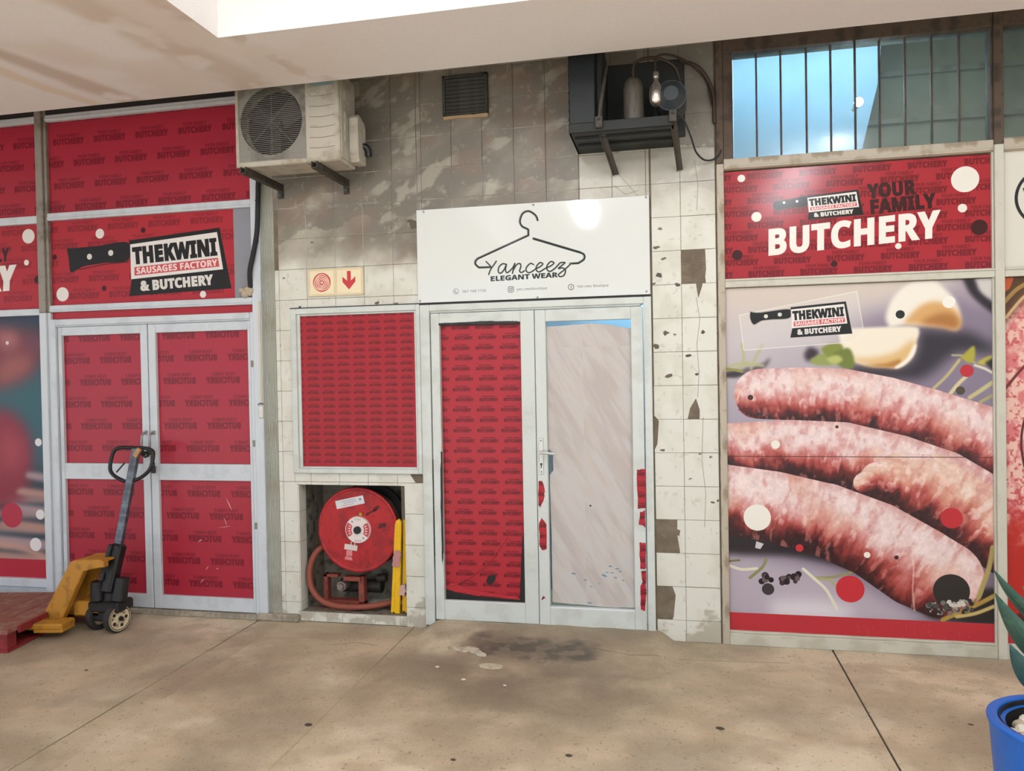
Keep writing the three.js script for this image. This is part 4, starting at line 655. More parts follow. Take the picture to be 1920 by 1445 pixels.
single('shop_sign', printBox(1.78, 2.16, 3.18, 2.85, -0.03, -0.0125), mVinyl(whiteSignPrint(), 0.35), 'white sign with part of a black ring mark at the right edge', 'sign', [2.2, 2.17, -0.012]);
single('poster', printBox(1.785, 0.075, 3.2, 2.125, -0.03, -0.0125), mVinyl(nextPosterPrint(), 0.35), 'poster of raw meat close up, cut by the right edge behind the plant', 'poster', [2.1, 0.085, -0.012]);
{ // high windows
  const w = structure('window_2'), xs = [0.358, 0.494, 0.631, 0.773, 0.907, 1.039, 1.169, 1.304, 1.442, 1.584, 1.735];
  part(w, 'window_frame', mg(bx(0.298, 2.886, -0.07, 0.356, 3.51, 0.004, 0.003), bx(1.73, 2.886, -0.07, 1.742, 3.51, 0.004, 0.002), bx(0.356, 2.886, -0.06, 1.73, 2.894, -0.02, 0.001)), mFrameBrown);
  for (let k = 0; k < 10; k++) part(w, 'pane', flat(xs[k] + 0.0035, 2.892, xs[k + 1] - 0.0035, 3.515, -0.04, -0.035), mDirtyGlass);
  for (let k = 1; k < 10; k++) part(w, 'glazing_bar', bx(xs[k] - 0.0045, 2.888, -0.048, xs[k] + 0.0045, 3.515, -0.026, 0.001), mFrameBrown);
  const w3 = structure('window_3'); part(w3, 'pane', flat(1.79, 2.88, 4, 3.515, -0.04, -0.035), mDirtyGlass); part(w3, 'window_frame', bx(1.79, 2.886, -0.06, 4, 2.9, -0.01), mFrameOld);
}

// ---------- things ----------
const turnY = (g, a, x, z) => { g.translate(-x, 0, -z); g.rotateY(a); g.translate(x, 0, z); return g; };
const circle = (cx, cy, r, n = 48, rev = false) => { const o = []; for (let i = 0; i < n; i++) { const t = ((rev ? -i : i) / n) * Math.PI * 2; o.push([cx + Math.cos(t) * r, cy + Math.sin(t) * r]); } return o; };
const spot = (cx, cy, z0, z1, r) => rod([cx, cy, z0], [cx, cy, z1], r, r, 18);

{ // white sign board with the hanger
  const b = thing('sign_board', 'long white sign board with a black coat hanger drawing above the centre doors', 'sign', [-0.875, 2.106, 0.008]);
  part(b, 'board', bx(-1.612, 2.106, 0.002, -0.139, 2.702, 0.021, 0.002), mWhite);
  part(b, 'print', printBox(-1.61, 2.108, -0.141, 2.70, 0.0205, 0.0216), new THREE.MeshPhysicalMaterial({ map: hangerSignPrint(), roughness: 0.055, specularIntensity: 1 }));
  for (const [x, y] of [[47, 13], [13, 582], [763, 14], [779, 588], [1453, 12], [1447, 578]]) part(b, 'screw', (() => { const g = lathe([[0.0075, 0], [0.007, 0.0025], [0.004, 0.004], [0, 0.0045]], 14); g.rotateX(Math.PI / 2); g.translate(-1.61 + x / 1000, 2.702 - y / 1000, 0.0214); return g; })(), mSteel);
}
{ // photoluminescent hose reel sign
  const s = thing('fire_sign', 'cream plastic safety sign with a red hose reel symbol and a red arrow pointing down', 'safety sign', [-2.183, 2.177, 0]), body = mat('#e6d9b4', 0.45);
  part(s, 'frame', mg(bx(-2.378, 2.177, 0, -1.988, 2.357, 0.012, 0.003), bx(-2.378, 2.35, 0.008, -1.988, 2.357, 0.017, 0.002), bx(-2.378, 2.177, 0.008, -1.988, 2.184, 0.017, 0.002), bx(-2.378, 2.177, 0.008, -2.371, 2.357, 0.017, 0.002), bx(-1.995, 2.177, 0.008, -1.988, 2.357, 0.017, 0.002), bx(-2.187, 2.177, 0.008, -2.179, 2.357, 0.017, 0.002)), body);
  const face = (draw) => { const [c, x] = canvasOf(300, 272); x.fillStyle = '#efe3c0'; x.fillRect(0, 0, 300, 272); x.lineWidth = 3; x.strokeStyle = '#d8b9a0'; x.strokeRect(8, 8, 284, 256); draw(x); return new THREE.MeshStandardMaterial({ map: texOf(c), roughness: 0.4 }); };
  const reel = face((x) => { x.strokeStyle = '#c43a3c'; disc(x, 150, 134, 106, '#c43a3c'); x.strokeStyle = '#f6e6cc'; x.lineWidth = 9; for (const r of [88, 70, 52, 34]) { x.beginPath(); for (let i = 0; i <= 40; i++) { const t = (i / 40) * 6.283, q = r * (1 + 0.05 * Math.sin(3 * t + r)); const a = 148 + Math.cos(t) * q, b = 136 + Math.sin(t) * q; i ? x.lineTo(a, b) : x.moveTo(a, b); } x.stroke(); } x.strokeRect(140, 128, 18, 16); });
  const arrow = face((x) => fillPoly(x, [[128, 20], [174, 20], [174, 128], [226, 82], [226, 140], [150, 226], [74, 140], [74, 82], [128, 128]], '#c8363a'));
  part(s, 'sign_plate', printBox(-2.368, 2.187, -2.190, 2.347, 0.010, 0.0145), reel, 'plate with the red hose reel rings'); part(s, 'sign_plate', printBox(-2.176, 2.187, -1.998, 2.347, 0.010, 0.0145), arrow, 'plate with the red down arrow');
}
{ // outdoor unit of the air conditioner
  const a = thing('air_conditioner', 'cream air conditioner outdoor unit with a round fan grille on wall brackets', 'air conditioner', [-2.28, 2.93, 0.0]);
  const shell = worn('#b5b0a2', '#938a76', { size: 0.7, scale: 5, amount: 0.8, grain: 8, rough: 0.5, seed: 71 }), grey = worn('#85837a', '#66625a', { size: 0.6, scale: 5, amount: 0.8, grain: 8, rough: 0.6, seed: 72 });
  const X0 = -2.622, X1 = -1.937, XM = -2.158, Y0 = 2.935, Y1 = 3.47, F = 0.44;
  part(a, 'casing', mg(bx(X0, Y0, 0.215, X1, Y1, 0.35, 0.006), bx(X0, Y0, 0.34, X0 + 0.02, Y1, F + 0.008, 0.005), bx(X0, Y0, 0.34, XM + 0.002, Y0 + 0.034, F + 0.007, 0.006), bx(X0, Y1 - 0.03, 0.34, X1, Y1, F + 0.008, 0.006), bx(XM, Y0, 0.34, X1, Y1, F + 0.008, 0.008)), shell);
  const cx = -2.385, cy = 3.205, R = 0.205;
  part(a, 'fan_panel', poly([[X0 + 0.018, Y0 + 0.032], [XM + 0.002, Y0 + 0.032], [XM + 0.002, Y1 - 0.028], [X0 + 0.018, Y1 - 0.028]], F - 0.012, F, [circle(cx, cy, R, 56, true)]), grey);
  const wires = []; for (let y = -R + 0.008; y < R; y += 0.0115) { const h = Math.sqrt(Math.max(0, R * R - y * y)) - 0.002; if (h > 0.02) wires.push(bx(cx - h, cy + y - 0.0022, F - 0.004, cx + h, cy + y + 0.0022, F + 0.0015, 0.0008)); }
  for (let k = 0; k < 4; k++) { const t = k * Math.PI / 4; wires.push(bar([cx - Math.cos(t) * R, cy + Math.sin(t) * -R, F - 0.007], [cx + Math.cos(t) * R, cy + Math.sin(t) * R, F - 0.007], 0.004, 0.004)); }
  part(a, 'grille', mg(wires), mat('#6d6b64', 0.6));
  part(a, 'fan_well', mg(spot(cx, cy, 0.345, 0.352, R)), mat('#2b2b29', 0.8));
  const fan = [spot(cx, cy, 0.36, 0.41, 0.045)]; for (let k = 0; k < 3; k++) { const t = k * 2.094 + 0.5, g = bx(0.03, -0.055, -0.003, R - 0.02, 0.055, 0.003, 0.002); g.rotateX(0.45); g.rotateZ(t); g.translate(cx, cy, 0.385); fan.push(g); }
  part(a, 'fan', mg(fan), mat('#4a4a47', 0.5));
  const cv = part(a, 'side_panel', mg(bx(X1, Y0 + 0.02, 0.225, X1 + 0.006, Y1 - 0.02, 0.43), bx(X1 + 0.004, 3.30, 0.33, X1 + 0.016, 3.36, 0.4, 0.004), bx(X1 + 0.002, 3.06, 0.345, X1 + 0.012, 3.24, 0.39, 0.003)), shell);
  part(a, 'valve_cover', poly([[0.2, 2.955], [0.31, 2.955], [0.33, 2.985], [0.33, 3.22], [0.3, 3.245], [0.215, 3.215], [0.2, 3.19]].map(([z, y]) => [-z, y]), 0, 0.062, [], 0.008).rotateY(Math.PI / 2).translate(X1 + 0.004, 0, 0), shell);
  for (let k = 0; k < 6; k++) part(a, 'vent_line', tube([[XM + 0.03, 3.02 + k * 0.062, F + 0.0085], [XM + 0.11, 3.015 + k * 0.062, F + 0.009], [X1 - 0.03, 3.022 + k * 0.062, F + 0.0085]], 0.0018, 10, 5), grey);
  part(a, 'sticker', printBox(XM + 0.04, 3.385, X1 - 0.03, 3.425, F + 0.007, F + 0.0092), mat('#7f9a9c', 0.5), 'grey blue sticker');
  const br = worn('#4e4a41', '#332f2a', { size: 0.3, rough: 0.6, seed: 73, metal: 0.3 });
  for (const x of [-2.565, -2.095]) {
    const b = part(a, 'bracket', mg(bx(x - 0.016, 2.893, 0.002, x + 0.016, 2.899, 0.47, 0.002), bx(x - 0.019, 2.893, 0.0, x - 0.014, 2.934, 0.47, 0.002), bx(x + 0.014, 2.893, 0.0, x + 0.019, 2.934, 0.47, 0.002), bx(x - 0.02, 2.84, 0.0, x + 0.02, 2.935, 0.008, 0.002)), br);
    part(b, 'bolt', mg(spot(x, 2.862, 0.008, 0.02, 0.009)), mat('#4f6a60', 0.5, 0.4));
    part(a, 'rubber_foot', bx(x - 0.013, 2.9, 0.25, x + 0.013, 2.935, 0.41, 0.003), mBlack);
  }
  part(a, 'pipe_elbow', tube([[-1.885, 3.07, 0.24], [-1.862, 3.065, 0.232], [-1.85, 3.045, 0.222], [-1.85, 3.01, 0.215]], 0.022, 20, 10), mBlack);
}
{ // lagged pipe down the channel to the shop front
  const p = thing('lagged_pipe', 'black lagged pipe running down beside the left shop front under the air conditioner', 'pipe', [-2.72, 2.2, 0.04]);
  part(p, 'lagging', tube([[-2.60, 3.02, 0.18], [-2.66, 3.05, 0.1], [-2.705, 2.98, 0.045], [-2.715, 2.80, 0.042], [-2.725, 2.62, 0.045], [-2.752, 2.49, 0.045], [-2.786, 2.36, 0.04], [-2.795, 2.27, 0.022], [-2.796, 2.235, 0.008]], 0.0165, 60, 12), mat('#222426', 0.75));
  for (const [x, y] of [[-2.735, 2.56], [-2.714, 2.83]]) { const g = new THREE.TorusGeometry(0.0175, 0.002, 6, 18); g.rotateX(Math.PI / 2); g.translate(x, y, 0.044); part(p, 'cable_tie', plain(g), mBlack); }
  const foam = []; for (let k = 0; k < 9; k++) { const g = plain(new THREE.IcosahedronGeometry(0.016 + hash(k, 3) * 0.012, 1)); g.translate(-2.868 + hash(k, 1) * 0.07, 2.205 + hash(k, 2) * 0.045, 0.014 + hash(k, 9) * 0.01); foam.push(g); }
  part(p, 'foam_plug', mg(foam), mat('#b9aa96', 0.9), 'lump of pale filler foam');
}
{ // narrow white conduit
  const c = thing('cable_conduit', 'thin cream conduit ending in a small white box on the ribbed channel', 'conduit', [-2.731, 1.37, 0.02]);
  part(c, 'tube', mg(bx(-2.738, 1.46, 0.019, -2.724, 2.16, 0.031, 0.003)), mat('#cfc8b2', 0.5)); part(c, 'end_box', mg(bx(-2.746, 1.375, 0.019, -2.718, 1.45, 0.037, 0.004), bx(-2.742, 1.41, 0.03, -2.722, 1.414, 0.0385)), mat('#e0dfd6', 0.45)); part(c, 'wire_end', tube([[-2.755, 1.462, 0.03], [-2.735, 1.472, 0.04], [-2.712, 1.468, 0.03]], 0.003, 10, 6), mDark);
}
{ // vent grille high on the wall
  const v = thing('vent_grille', 'small square dark vent grille high on the grimy tiles', 'vent', [-1.272, 3.275, 0]), m = worn('#3c3c38', '#23241f', { size: 0.3, rough: 0.7, seed: 81 });
  part(v, 'frame', mg(bx(-1.42, 3.285, 0, -1.402, 3.535, 0.03), bx(-1.144, 3.285, 0, -1.126, 3.535, 0.03), bx(-1.42, 3.517, 0, -1.126, 3.535, 0.03), bx(-1.42, 3.285, 0, -1.126, 3.297, 0.03), bx(-1.41, 3.29, 0, -1.13, 3.53, 0.004)), m);
  for (let k = 0; k < 9; k++) { const g = bx(-1.402, -0.011, -0.002, -1.144, 0.011, 0.002, 0.0008); g.rotateX(0.6); g.translate(0, 3.308 + k * 0.0245, 0.018); part(v, 'slat', g, m); }
  part(v, 'ledge', poly(torn([[-1.42, 3.262], [-1.3, 3.266], [-1.13, 3.262], [-1.13, 3.285], [-1.42, 3.285]], 0.008, 91), 0, 0.014), mat('#b49c7c', 0.9), 'tan mortar ledge under the grille');
}
{ // refrigeration unit on struts
  const c = thing('condensing_unit', 'dark refrigeration compressor unit on a wall tray with two slanted struts', 'compressor', [-0.28, 2.85, 0]);
  const dk = worn('#1a1e1d', '#121514', { size: 0.4, rough: 0.6, seed: 83 }), rust = worn('#4b4740', '#332b26', { size: 0.3, rough: 0.7, seed: 84 });
  part(c, 'tray', mg(bx(-0.565, 2.985, 0.41, 0.012, 3.042, 0.425, 0.003), bx(-0.565, 2.985, 0.0, 0.012, 2.991, 0.42, 0.002), bx(-0.565, 2.985, 0, -0.553, 3.042, 0.42, 0.002), bx(0.0, 2.985, 0, 0.012, 3.042, 0.42, 0.002), bx(-0.54, 2.972, 0.16, 0.0, 2.986, 0.2, 0.002), bx(-0.54, 2.972, 0.3, 0.0, 2.986, 0.34, 0.002)), dk);
  part(c, 'coil_block', mg(bx(-0.563, 3.03, 0.03, -0.415, 3.56, 0.425, 0.006), ...[...Array(10)].map((_, k) => bx(-0.567, 3.06 + k * 0.05, 0.05, -0.56, 3.075 + k * 0.05, 0.41))), mat('#131b1e', 0.55));
  const pot = lathe([[0, 0], [0.056, 0], [0.058, 0.02], [0.058, 0.22], [0.05, 0.26], [0.03, 0.285], [0, 0.295]]); pot.translate(-0.21, 3.03, 0.27); part(c, 'compressor_shell', pot, worn('#5d5850', '#474239', { size: 0.3, rough: 0.45, seed: 85 }));
  const rec = lathe([[0, 0], [0.02, 0.006], [0.036, 0.03], [0.04, 0.07], [0.036, 0.11], [0.02, 0.135], [0.014, 0.15], [0.018, 0.165], [0.02, 0.185], [0.014, 0.2], [0, 0.203]]); rec.translate(-0.082, 3.12, 0.33); part(c, 'receiver', rec, mat('#c9c4ba', 0.2, 0.9), 'shiny metal receiver');
  part(c, 'motor', mg(rod([0.0, 3.18, 0.1], [0.0, 3.18, 0.33], 0.085, 0.085, 24), rod([0.0, 3.18, 0.33], [0.0, 3.18, 0.37], 0.08, 0.04, 24)), mat('#3e4448', 0.5, 0.3));
  part(c, 'fan_shroud', mg(bx(-0.415, 3.04, 0.02, -0.38, 3.52, 0.36, 0.006), bx(-0.38, 3.04, 0.0, 0.08, 3.5, 0.02, 0.004)), mat('#2c2e2d', 0.7));
  part(c, 'arm', mg(tube([[-0.395, 3.04, 0.43], [-0.38, 3.16, 0.42], [-0.365, 3.3, 0.36], [-0.36, 3.38, 0.3]], 0.011, 24, 8)), rust);
  part(c, 'copper_pipe', mg(tube([[-0.21, 3.31, 0.27], [-0.2, 3.4, 0.27], [-0.1, 3.43, 0.25], [0.02, 3.38, 0.22], [0.06, 3.27, 0.2]], 0.009, 30, 8), tube([[-0.082, 3.32, 0.33], [-0.08, 3.4, 0.32], [-0.02, 3.44, 0.25], [0.1, 3.44, 0.1], [0.2, 3.36, 0.03], [0.24, 3.2, 0.02]], 0.007, 30, 8), tube([[0.05, 3.46, 0.1], [0.16, 3.42, 0.06], [0.235, 3.3, 0.03], [0.25, 3.1, 0.02]], 0.012, 30, 8)), mat('#4a3d33', 0.55, 0.4));
  for (const [x, x2] of [[-0.395, -0.335], [0.008, 0.046]]) { const s = part(c, 'strut', mg(bar([x, 3.03, 0.445], [x2, 2.845, 0.01], 0.034, 0.012, [0, 1, 0]), bar([x - 0.015, 3.03, 0.445], [x2 - 0.015, 2.845, 0.01], 0.005, 0.03, [0, 1, 0]), bx(x - 0.02, 3.0, 0.425, x + 0.02, 3.06, 0.45, 0.003)), rust); part(s, 'bolt', mg(spot(x, 3.045, 0.45, 0.46, 0.009)), mDark); }
}
single('power_cable', tube([[0.03, 3.07, 0.38], [0.065, 3.03, 0.36], [0.105, 2.965, 0.26], [0.14, 2.905, 0.13], [0.19, 2.88, 0.05], [0.235, 2.885, 0.026], [0.27, 2.91, 0.022], [0.285, 2.94, 0.02]], 0.0055, 50, 8), mDark, 'thin dark cable hanging in a loop from the compressor unit to the window frame', 'cable', [0.16, 2.88, 0.1]);

{ // hose reel in the niche
  const h = thing('hose_reel', 'red fire hose reel with a white hub label in the low wall niche', 'hose reel', [-2.1, 0.068, -0.12]);
  const mScuff = mat('#5a1c1e', 0.7), red = (() => { const t = pixelTex(512, 512, (i, j) => { const n = fbm(i / 60, j / 60, 4), s = fbm(i / 14 + 8, j / 30, 3); let q = mix3([176, 24, 30], [150, 20, 28], sstep(0.4, 0.7, n)); if (s > 0.71) q = mix3(q, [110, 26, 26], 0.5); return q.map((v) => v + (hash(i, j) - 0.5) * 5); }); t.repeat.set(2, 2); return new THREE.MeshStandardMaterial({ map: t, roughness: 0.42 }); })();
  const C = [-2.1, 0.612], at = (g, z) => { g.rotateX(Math.PI / 2); g.translate(C[0], C[1], z); return g; };
  const face = at(lathe([[0, 0], [0.262, 0], [0.27, 0.006], [0.282, 0.006], [0.288, 0], [0.288, -0.014], [0.28, -0.018], [0, -0.012]], 72), -0.075); part(h, 'front_flange', worldUV(face), red);
  part(h, 'drum', mg(at(lathe([[0.12, 0], [0.12, -0.19], [0, -0.19]], 40), -0.085)), mat('#1f1f20', 0.7));
  const coil = []; for (let k = 0; k < 6; k++) { const g = new THREE.TorusGeometry(0.242 - (k % 2) * 0.012, 0.016, 8, 48); g.translate(C[0], C[1], -0.112 - k * 0.026); coil.push(plain(g)); } part(h, 'coiled_hose', mg(coil), mat('#3b3230', 0.7));
  part(h, 'rear_flange', at(lathe([[0, 0], [0.285, 0], [0.288, -0.008], [0.28, -0.014], [0, -0.014]], 64), -0.268), mat('#2f2a29', 0.6), 'dark rear flange');
  const hub = (() => { const [c, x] = canvasOf(256, 256); x.fillStyle = '#e6dcd8'; x.fillRect(0, 0, 256, 256); x.fillStyle = '#c03a42';
    for (const s of [0, Math.PI]) { x.beginPath(); x.arc(128, 128, 116, s - 0.62, s + 0.62); x.arc(128, 128, 62, s + 0.62, s - 0.62, true); x.closePath(); x.fill(); } x.lineWidth = 5; x.strokeStyle = '#d89a9a'; x.beginPath(); x.arc(128, 128, 122, 0, 7); x.stroke();
    for (let k = 0; k < 4; k++) disc(x, 128 + Math.cos(k * 1.57 + 0.95) * 92, 128 + Math.sin(k * 1.57 + 0.95) * 92, 9, '#8d8480'); for (let k = 0; k < 8; k++) { const t = (k < 4 ? 0 : Math.PI) + ((k % 4) - 1.5) * 0.27; x.save(); x.translate(128 + Math.cos(t) * 90, 128 + Math.sin(t) * 90); x.rotate(t); fillPoly(x, [[-16, -7], [16, 0], [-16, 7]], '#e9d9d6'); x.restore(); }
    ptext(x, 'FIRE', [96, 40], [160, 40], [0, 18], '#b9a9a2', 2); ptext(x, 'HOSE', [92, 238], [164, 238], [0, 18], '#b9a9a2', 2); return new THREE.MeshStandardMaterial({ map: texOf(c), roughness: 0.45 }); })();
  const hg = plain(new THREE.CylinderGeometry(0.089, 0.092, 0.012, 48)); hg.rotateX(Math.PI / 2); { const p = hg.attributes.position, uv = hg.attributes.uv; for (let i = 0; i < p.count; i++) uv.setXY(i, 0.5 + p.getX(i) / 0.186, 0.5 + p.getY(i) / 0.186); } hg.translate(C[0] + 0.004, C[1] + 0.002, -0.069);
  const hl = part(h, 'hub_label', hg, hub, 'white and red hub label'); part(hl, 'axle_end', mg(spot(C[0] + 0.004, C[1] + 0.002, -0.066, -0.048, 0.025), spot(C[0] + 0.004, C[1] + 0.002, -0.05, -0.044, 0.017)), mBlack);
  part(h, 'grease_nipple', spot(C[0] + 0.028, C[1] + 0.108, -0.075, -0.06, 0.012), mat('#b08a3c', 0.4, 0.7));
  const st = (() => { const [c, x] = canvasOf(256, 76); x.fillStyle = '#d6d8dc'; x.fillRect(0, 0, 256, 76); for (let k = 0; k < 3; k++) { x.fillStyle = k == 2 ? '#c48a90' : '#8f949c'; x.fillRect(50 + (k % 2) * 20, 16 + k * 19, 130 - k * 10, 6); } disc(x, 224, 30, 11, '#777d86'); return new THREE.MeshStandardMaterial({ map: texOf(c), roughness: 0.35 }); })();
  const lay = (x0, y0, x1, y1, a, z = -0.0755) => { const g = printBox(x0, y0, x1, y1, 0, 0.003), cx = (x0 + x1) / 2, cy = (y0 + y1) / 2; g.translate(-cx, -cy, 0); g.rotateZ(a); g.translate(cx, cy, z); return g; };
  part(h, 'service_sticker', lay(-2.255, 0.77, -2.05, 0.825, 0.21), st, 'pale service sticker');
  part(h, 'seal_tag', mg(lay(-2.197, 0.475, -2.105, 0.512, -0.12, -0.073), plain(new THREE.TorusGeometry(0.014, 0.004, 6, 16)).translate(-2.135, 0.52, -0.07)), mat('#d9cfc6', 0.5), 'white seal tag'); part(h, 'paper_label', mg(lay(-2.185, 0.436, -2.143, 0.472, -0.05), poly([[-2.2, 0.412], [-2.142, 0.404], [-2.148, 0.428], [-2.188, 0.434]], -0.0755, -0.0725)), mat('#d9848a', 0.55), 'pinkish paper label');
  [[-2.0, 0.735, 0.1, 0.02, 0.4], [-1.97, 0.76, 0.05, 0.02, 0.6], [-1.93, 0.645, 0.06, 0.035, 0.1]].forEach(([x, y, w, hh, a], i) => { const g = poly(torn([[-w / 2, -hh / 2], [w / 2, -hh / 3], [w / 2, hh / 2], [-w / 3, hh / 2.4]], 0.012, 140 + i, 4), 0, 0.0012); g.rotateZ(a); g.translate(x, y, -0.0752); part(h, 'scuff', g, mScuff, 'dark scuff mark'); });
  const ox = worn('#8d4338', '#5a3028', { size: 0.2, rough: 0.6, seed: 95 });
  part(h, 'stand', mg(bx(-2.385, 0.11, -0.19, -2.355, 0.29, -0.13, 0.003), bx(-2.385, 0.27, -0.19, -2.28, 0.29, -0.13, 0.003), bx(-2.225, 0.255, -0.16, -2.10, 0.285, -0.10, 0.003), bx(-2.125, 0.09, -0.18, -2.085, 0.285, -0.12, 0.003), bx(-2.385, 0.09, -0.2, -2.085, 0.115, -0.12, 0.003)), ox, 'rusty red stand');
  part(h, 'stop_valve', mg(rod([-2.245, 0.215, -0.2], [-2.245, 0.215, -0.11], 0.036, 0.036, 6), rod([-2.245, 0.215, -0.11], [-2.245, 0.215, -0.09], 0.028, 0.022, 6)), mat('#8f8680', 0.4, 0.5)); part(h, 'inlet_pipe', mg(rod([-2.3, 0.19, -0.24], [-2.0, 0.19, -0.24], 0.045), rod([-2.02, 0.25, -0.22], [-1.96, 0.26, -0.22], 0.03)), mat('#292420', 0.6));
  part(h, 'hose', tube([[-2.34, 0.50, -0.16], [-2.41, 0.455, -0.10], [-2.447, 0.375, -0.075], [-2.452, 0.29, -0.06], [-2.425, 0.2, -0.05], [-2.36, 0.135, -0.045], [-2.27, 0.104, -0.045], [-2.15, 0.098, -0.045], [-2.03, 0.103, -0.06], [-1.9, 0.118, -0.12], [-1.82, 0.15, -0.2]], 0.0205, 90, 14), mat('#8e4a3a', 0.6), 'faded red hose');
}
single('wooden_batten', bx(-2.40, 0.068, -0.105, -2.14, 0.086, -0.06, 0.003).translate(0, 0, 0.02), worn('#5e4436', '#3e2c24', { size: 0.25, scale: 8, rough: 0.85, seed: 97 }), 'short brown wooden batten lying on the niche floor under the hose', 'batten', [-2.27, 0.068, -0.06]);
{ // folded yellow floor sign
  const y = thing('floor_sign', 'folded yellow plastic floor sign standing upright in the niche beside the hose reel', 'floor sign', [-1.81, 0.068, -0.03]), m = worn('#ecbc12', '#d6a210', { size: 0.4, rough: 0.45, seed: 99 });
  part(y, 'panel', poly([[-1.862, 0.08], [-1.852, 0.072], [-1.843, 0.085], [-1.832, 0.072], [-1.800, 0.072], [-1.776, 0.68], [-1.792, 0.70], [-1.812, 0.688], [-1.822, 0.66]], -0.055, -0.033, [], 0.003), m); part(y, 'panel', poly([[-1.793, 0.072], [-1.779, 0.085], [-1.766, 0.072], [-1.748, 0.072], [-1.745, 0.65], [-1.752, 0.695], [-1.772, 0.69]], -0.075, -0.058, [], 0.003), m);
  part(y, 'ridge', mg(bar([-1.838, 0.1, -0.033], [-1.806, 0.67, -0.033], 0.006, 0.008), bar([-1.815, 0.1, -0.033], [-1.79, 0.67, -0.033], 0.005, 0.006)), m);
  part(y, 'wrapping', mg(poly(torn([[-1.84, 0.39], [-1.795, 0.38], [-1.782, 0.46], [-1.79, 0.495], [-1.825, 0.49], [-1.838, 0.45]], 0.012, 151), -0.033, -0.024)), mat('#b98282', 0.5), 'torn red and white wrapping'); part(y, 'wrapping', mg(poly(torn([[-1.80, 0.2], [-1.765, 0.19], [-1.752, 0.23], [-1.76, 0.27], [-1.79, 0.26]], 0.012, 155), -0.058, -0.028)), mat('#c9a59a', 0.5), 'torn pinkish wrapping');
}

// pallet and pallet truck
{
  const A = 0.17, PX = -3.985, PZ = 0.845, rot = (g) => turnY(g, A, PX, PZ);
  const p = thing('pallet', 'low red painted wooden pallet with worn boards at the left edge', 'pallet', [PX - 0.5, 0, PZ - 0.4]);
  const top = worn('#8f5a4c', '#9c8270', { size: 0.5, scale: 7, amount: 0.85, grain: 16, rough: 0.8, seed: 101 }), side = worn('#8d2a2c', '#6a1f22', { size: 0.4, scale: 6, rough: 0.7, seed: 103 });
  for (let k = 0; k < 8; k++) part(p, 'deck_board', rot(bx(PX - 0.152 * (k + 1) + 0.006, 0.112, PZ - 0.83, PX - 0.152 * k, 0.14, PZ, 0.003)), top);
  for (const z of [0, 0.37, 0.745]) part(p, 'stringer', rot(bx(PX - 1.22, 0.018, PZ - z - 0.085, PX - 0.004, 0.112, PZ - z, 0.003)), side);
  for (let k = 0; k < 3; k++) part(p, 'bottom_board', rot(bx(PX - 0.1 - k * 0.54, 0.0, PZ - 0.83, PX - 0.0 - k * 0.54, 0.018, PZ, 0.002)), side);
  part(p, 'edge_board', rot(bx(PX - 0.002, 0.095, PZ - 0.83, PX + 0.016, 0.14, PZ - 0.09, 0.002)), side);
}
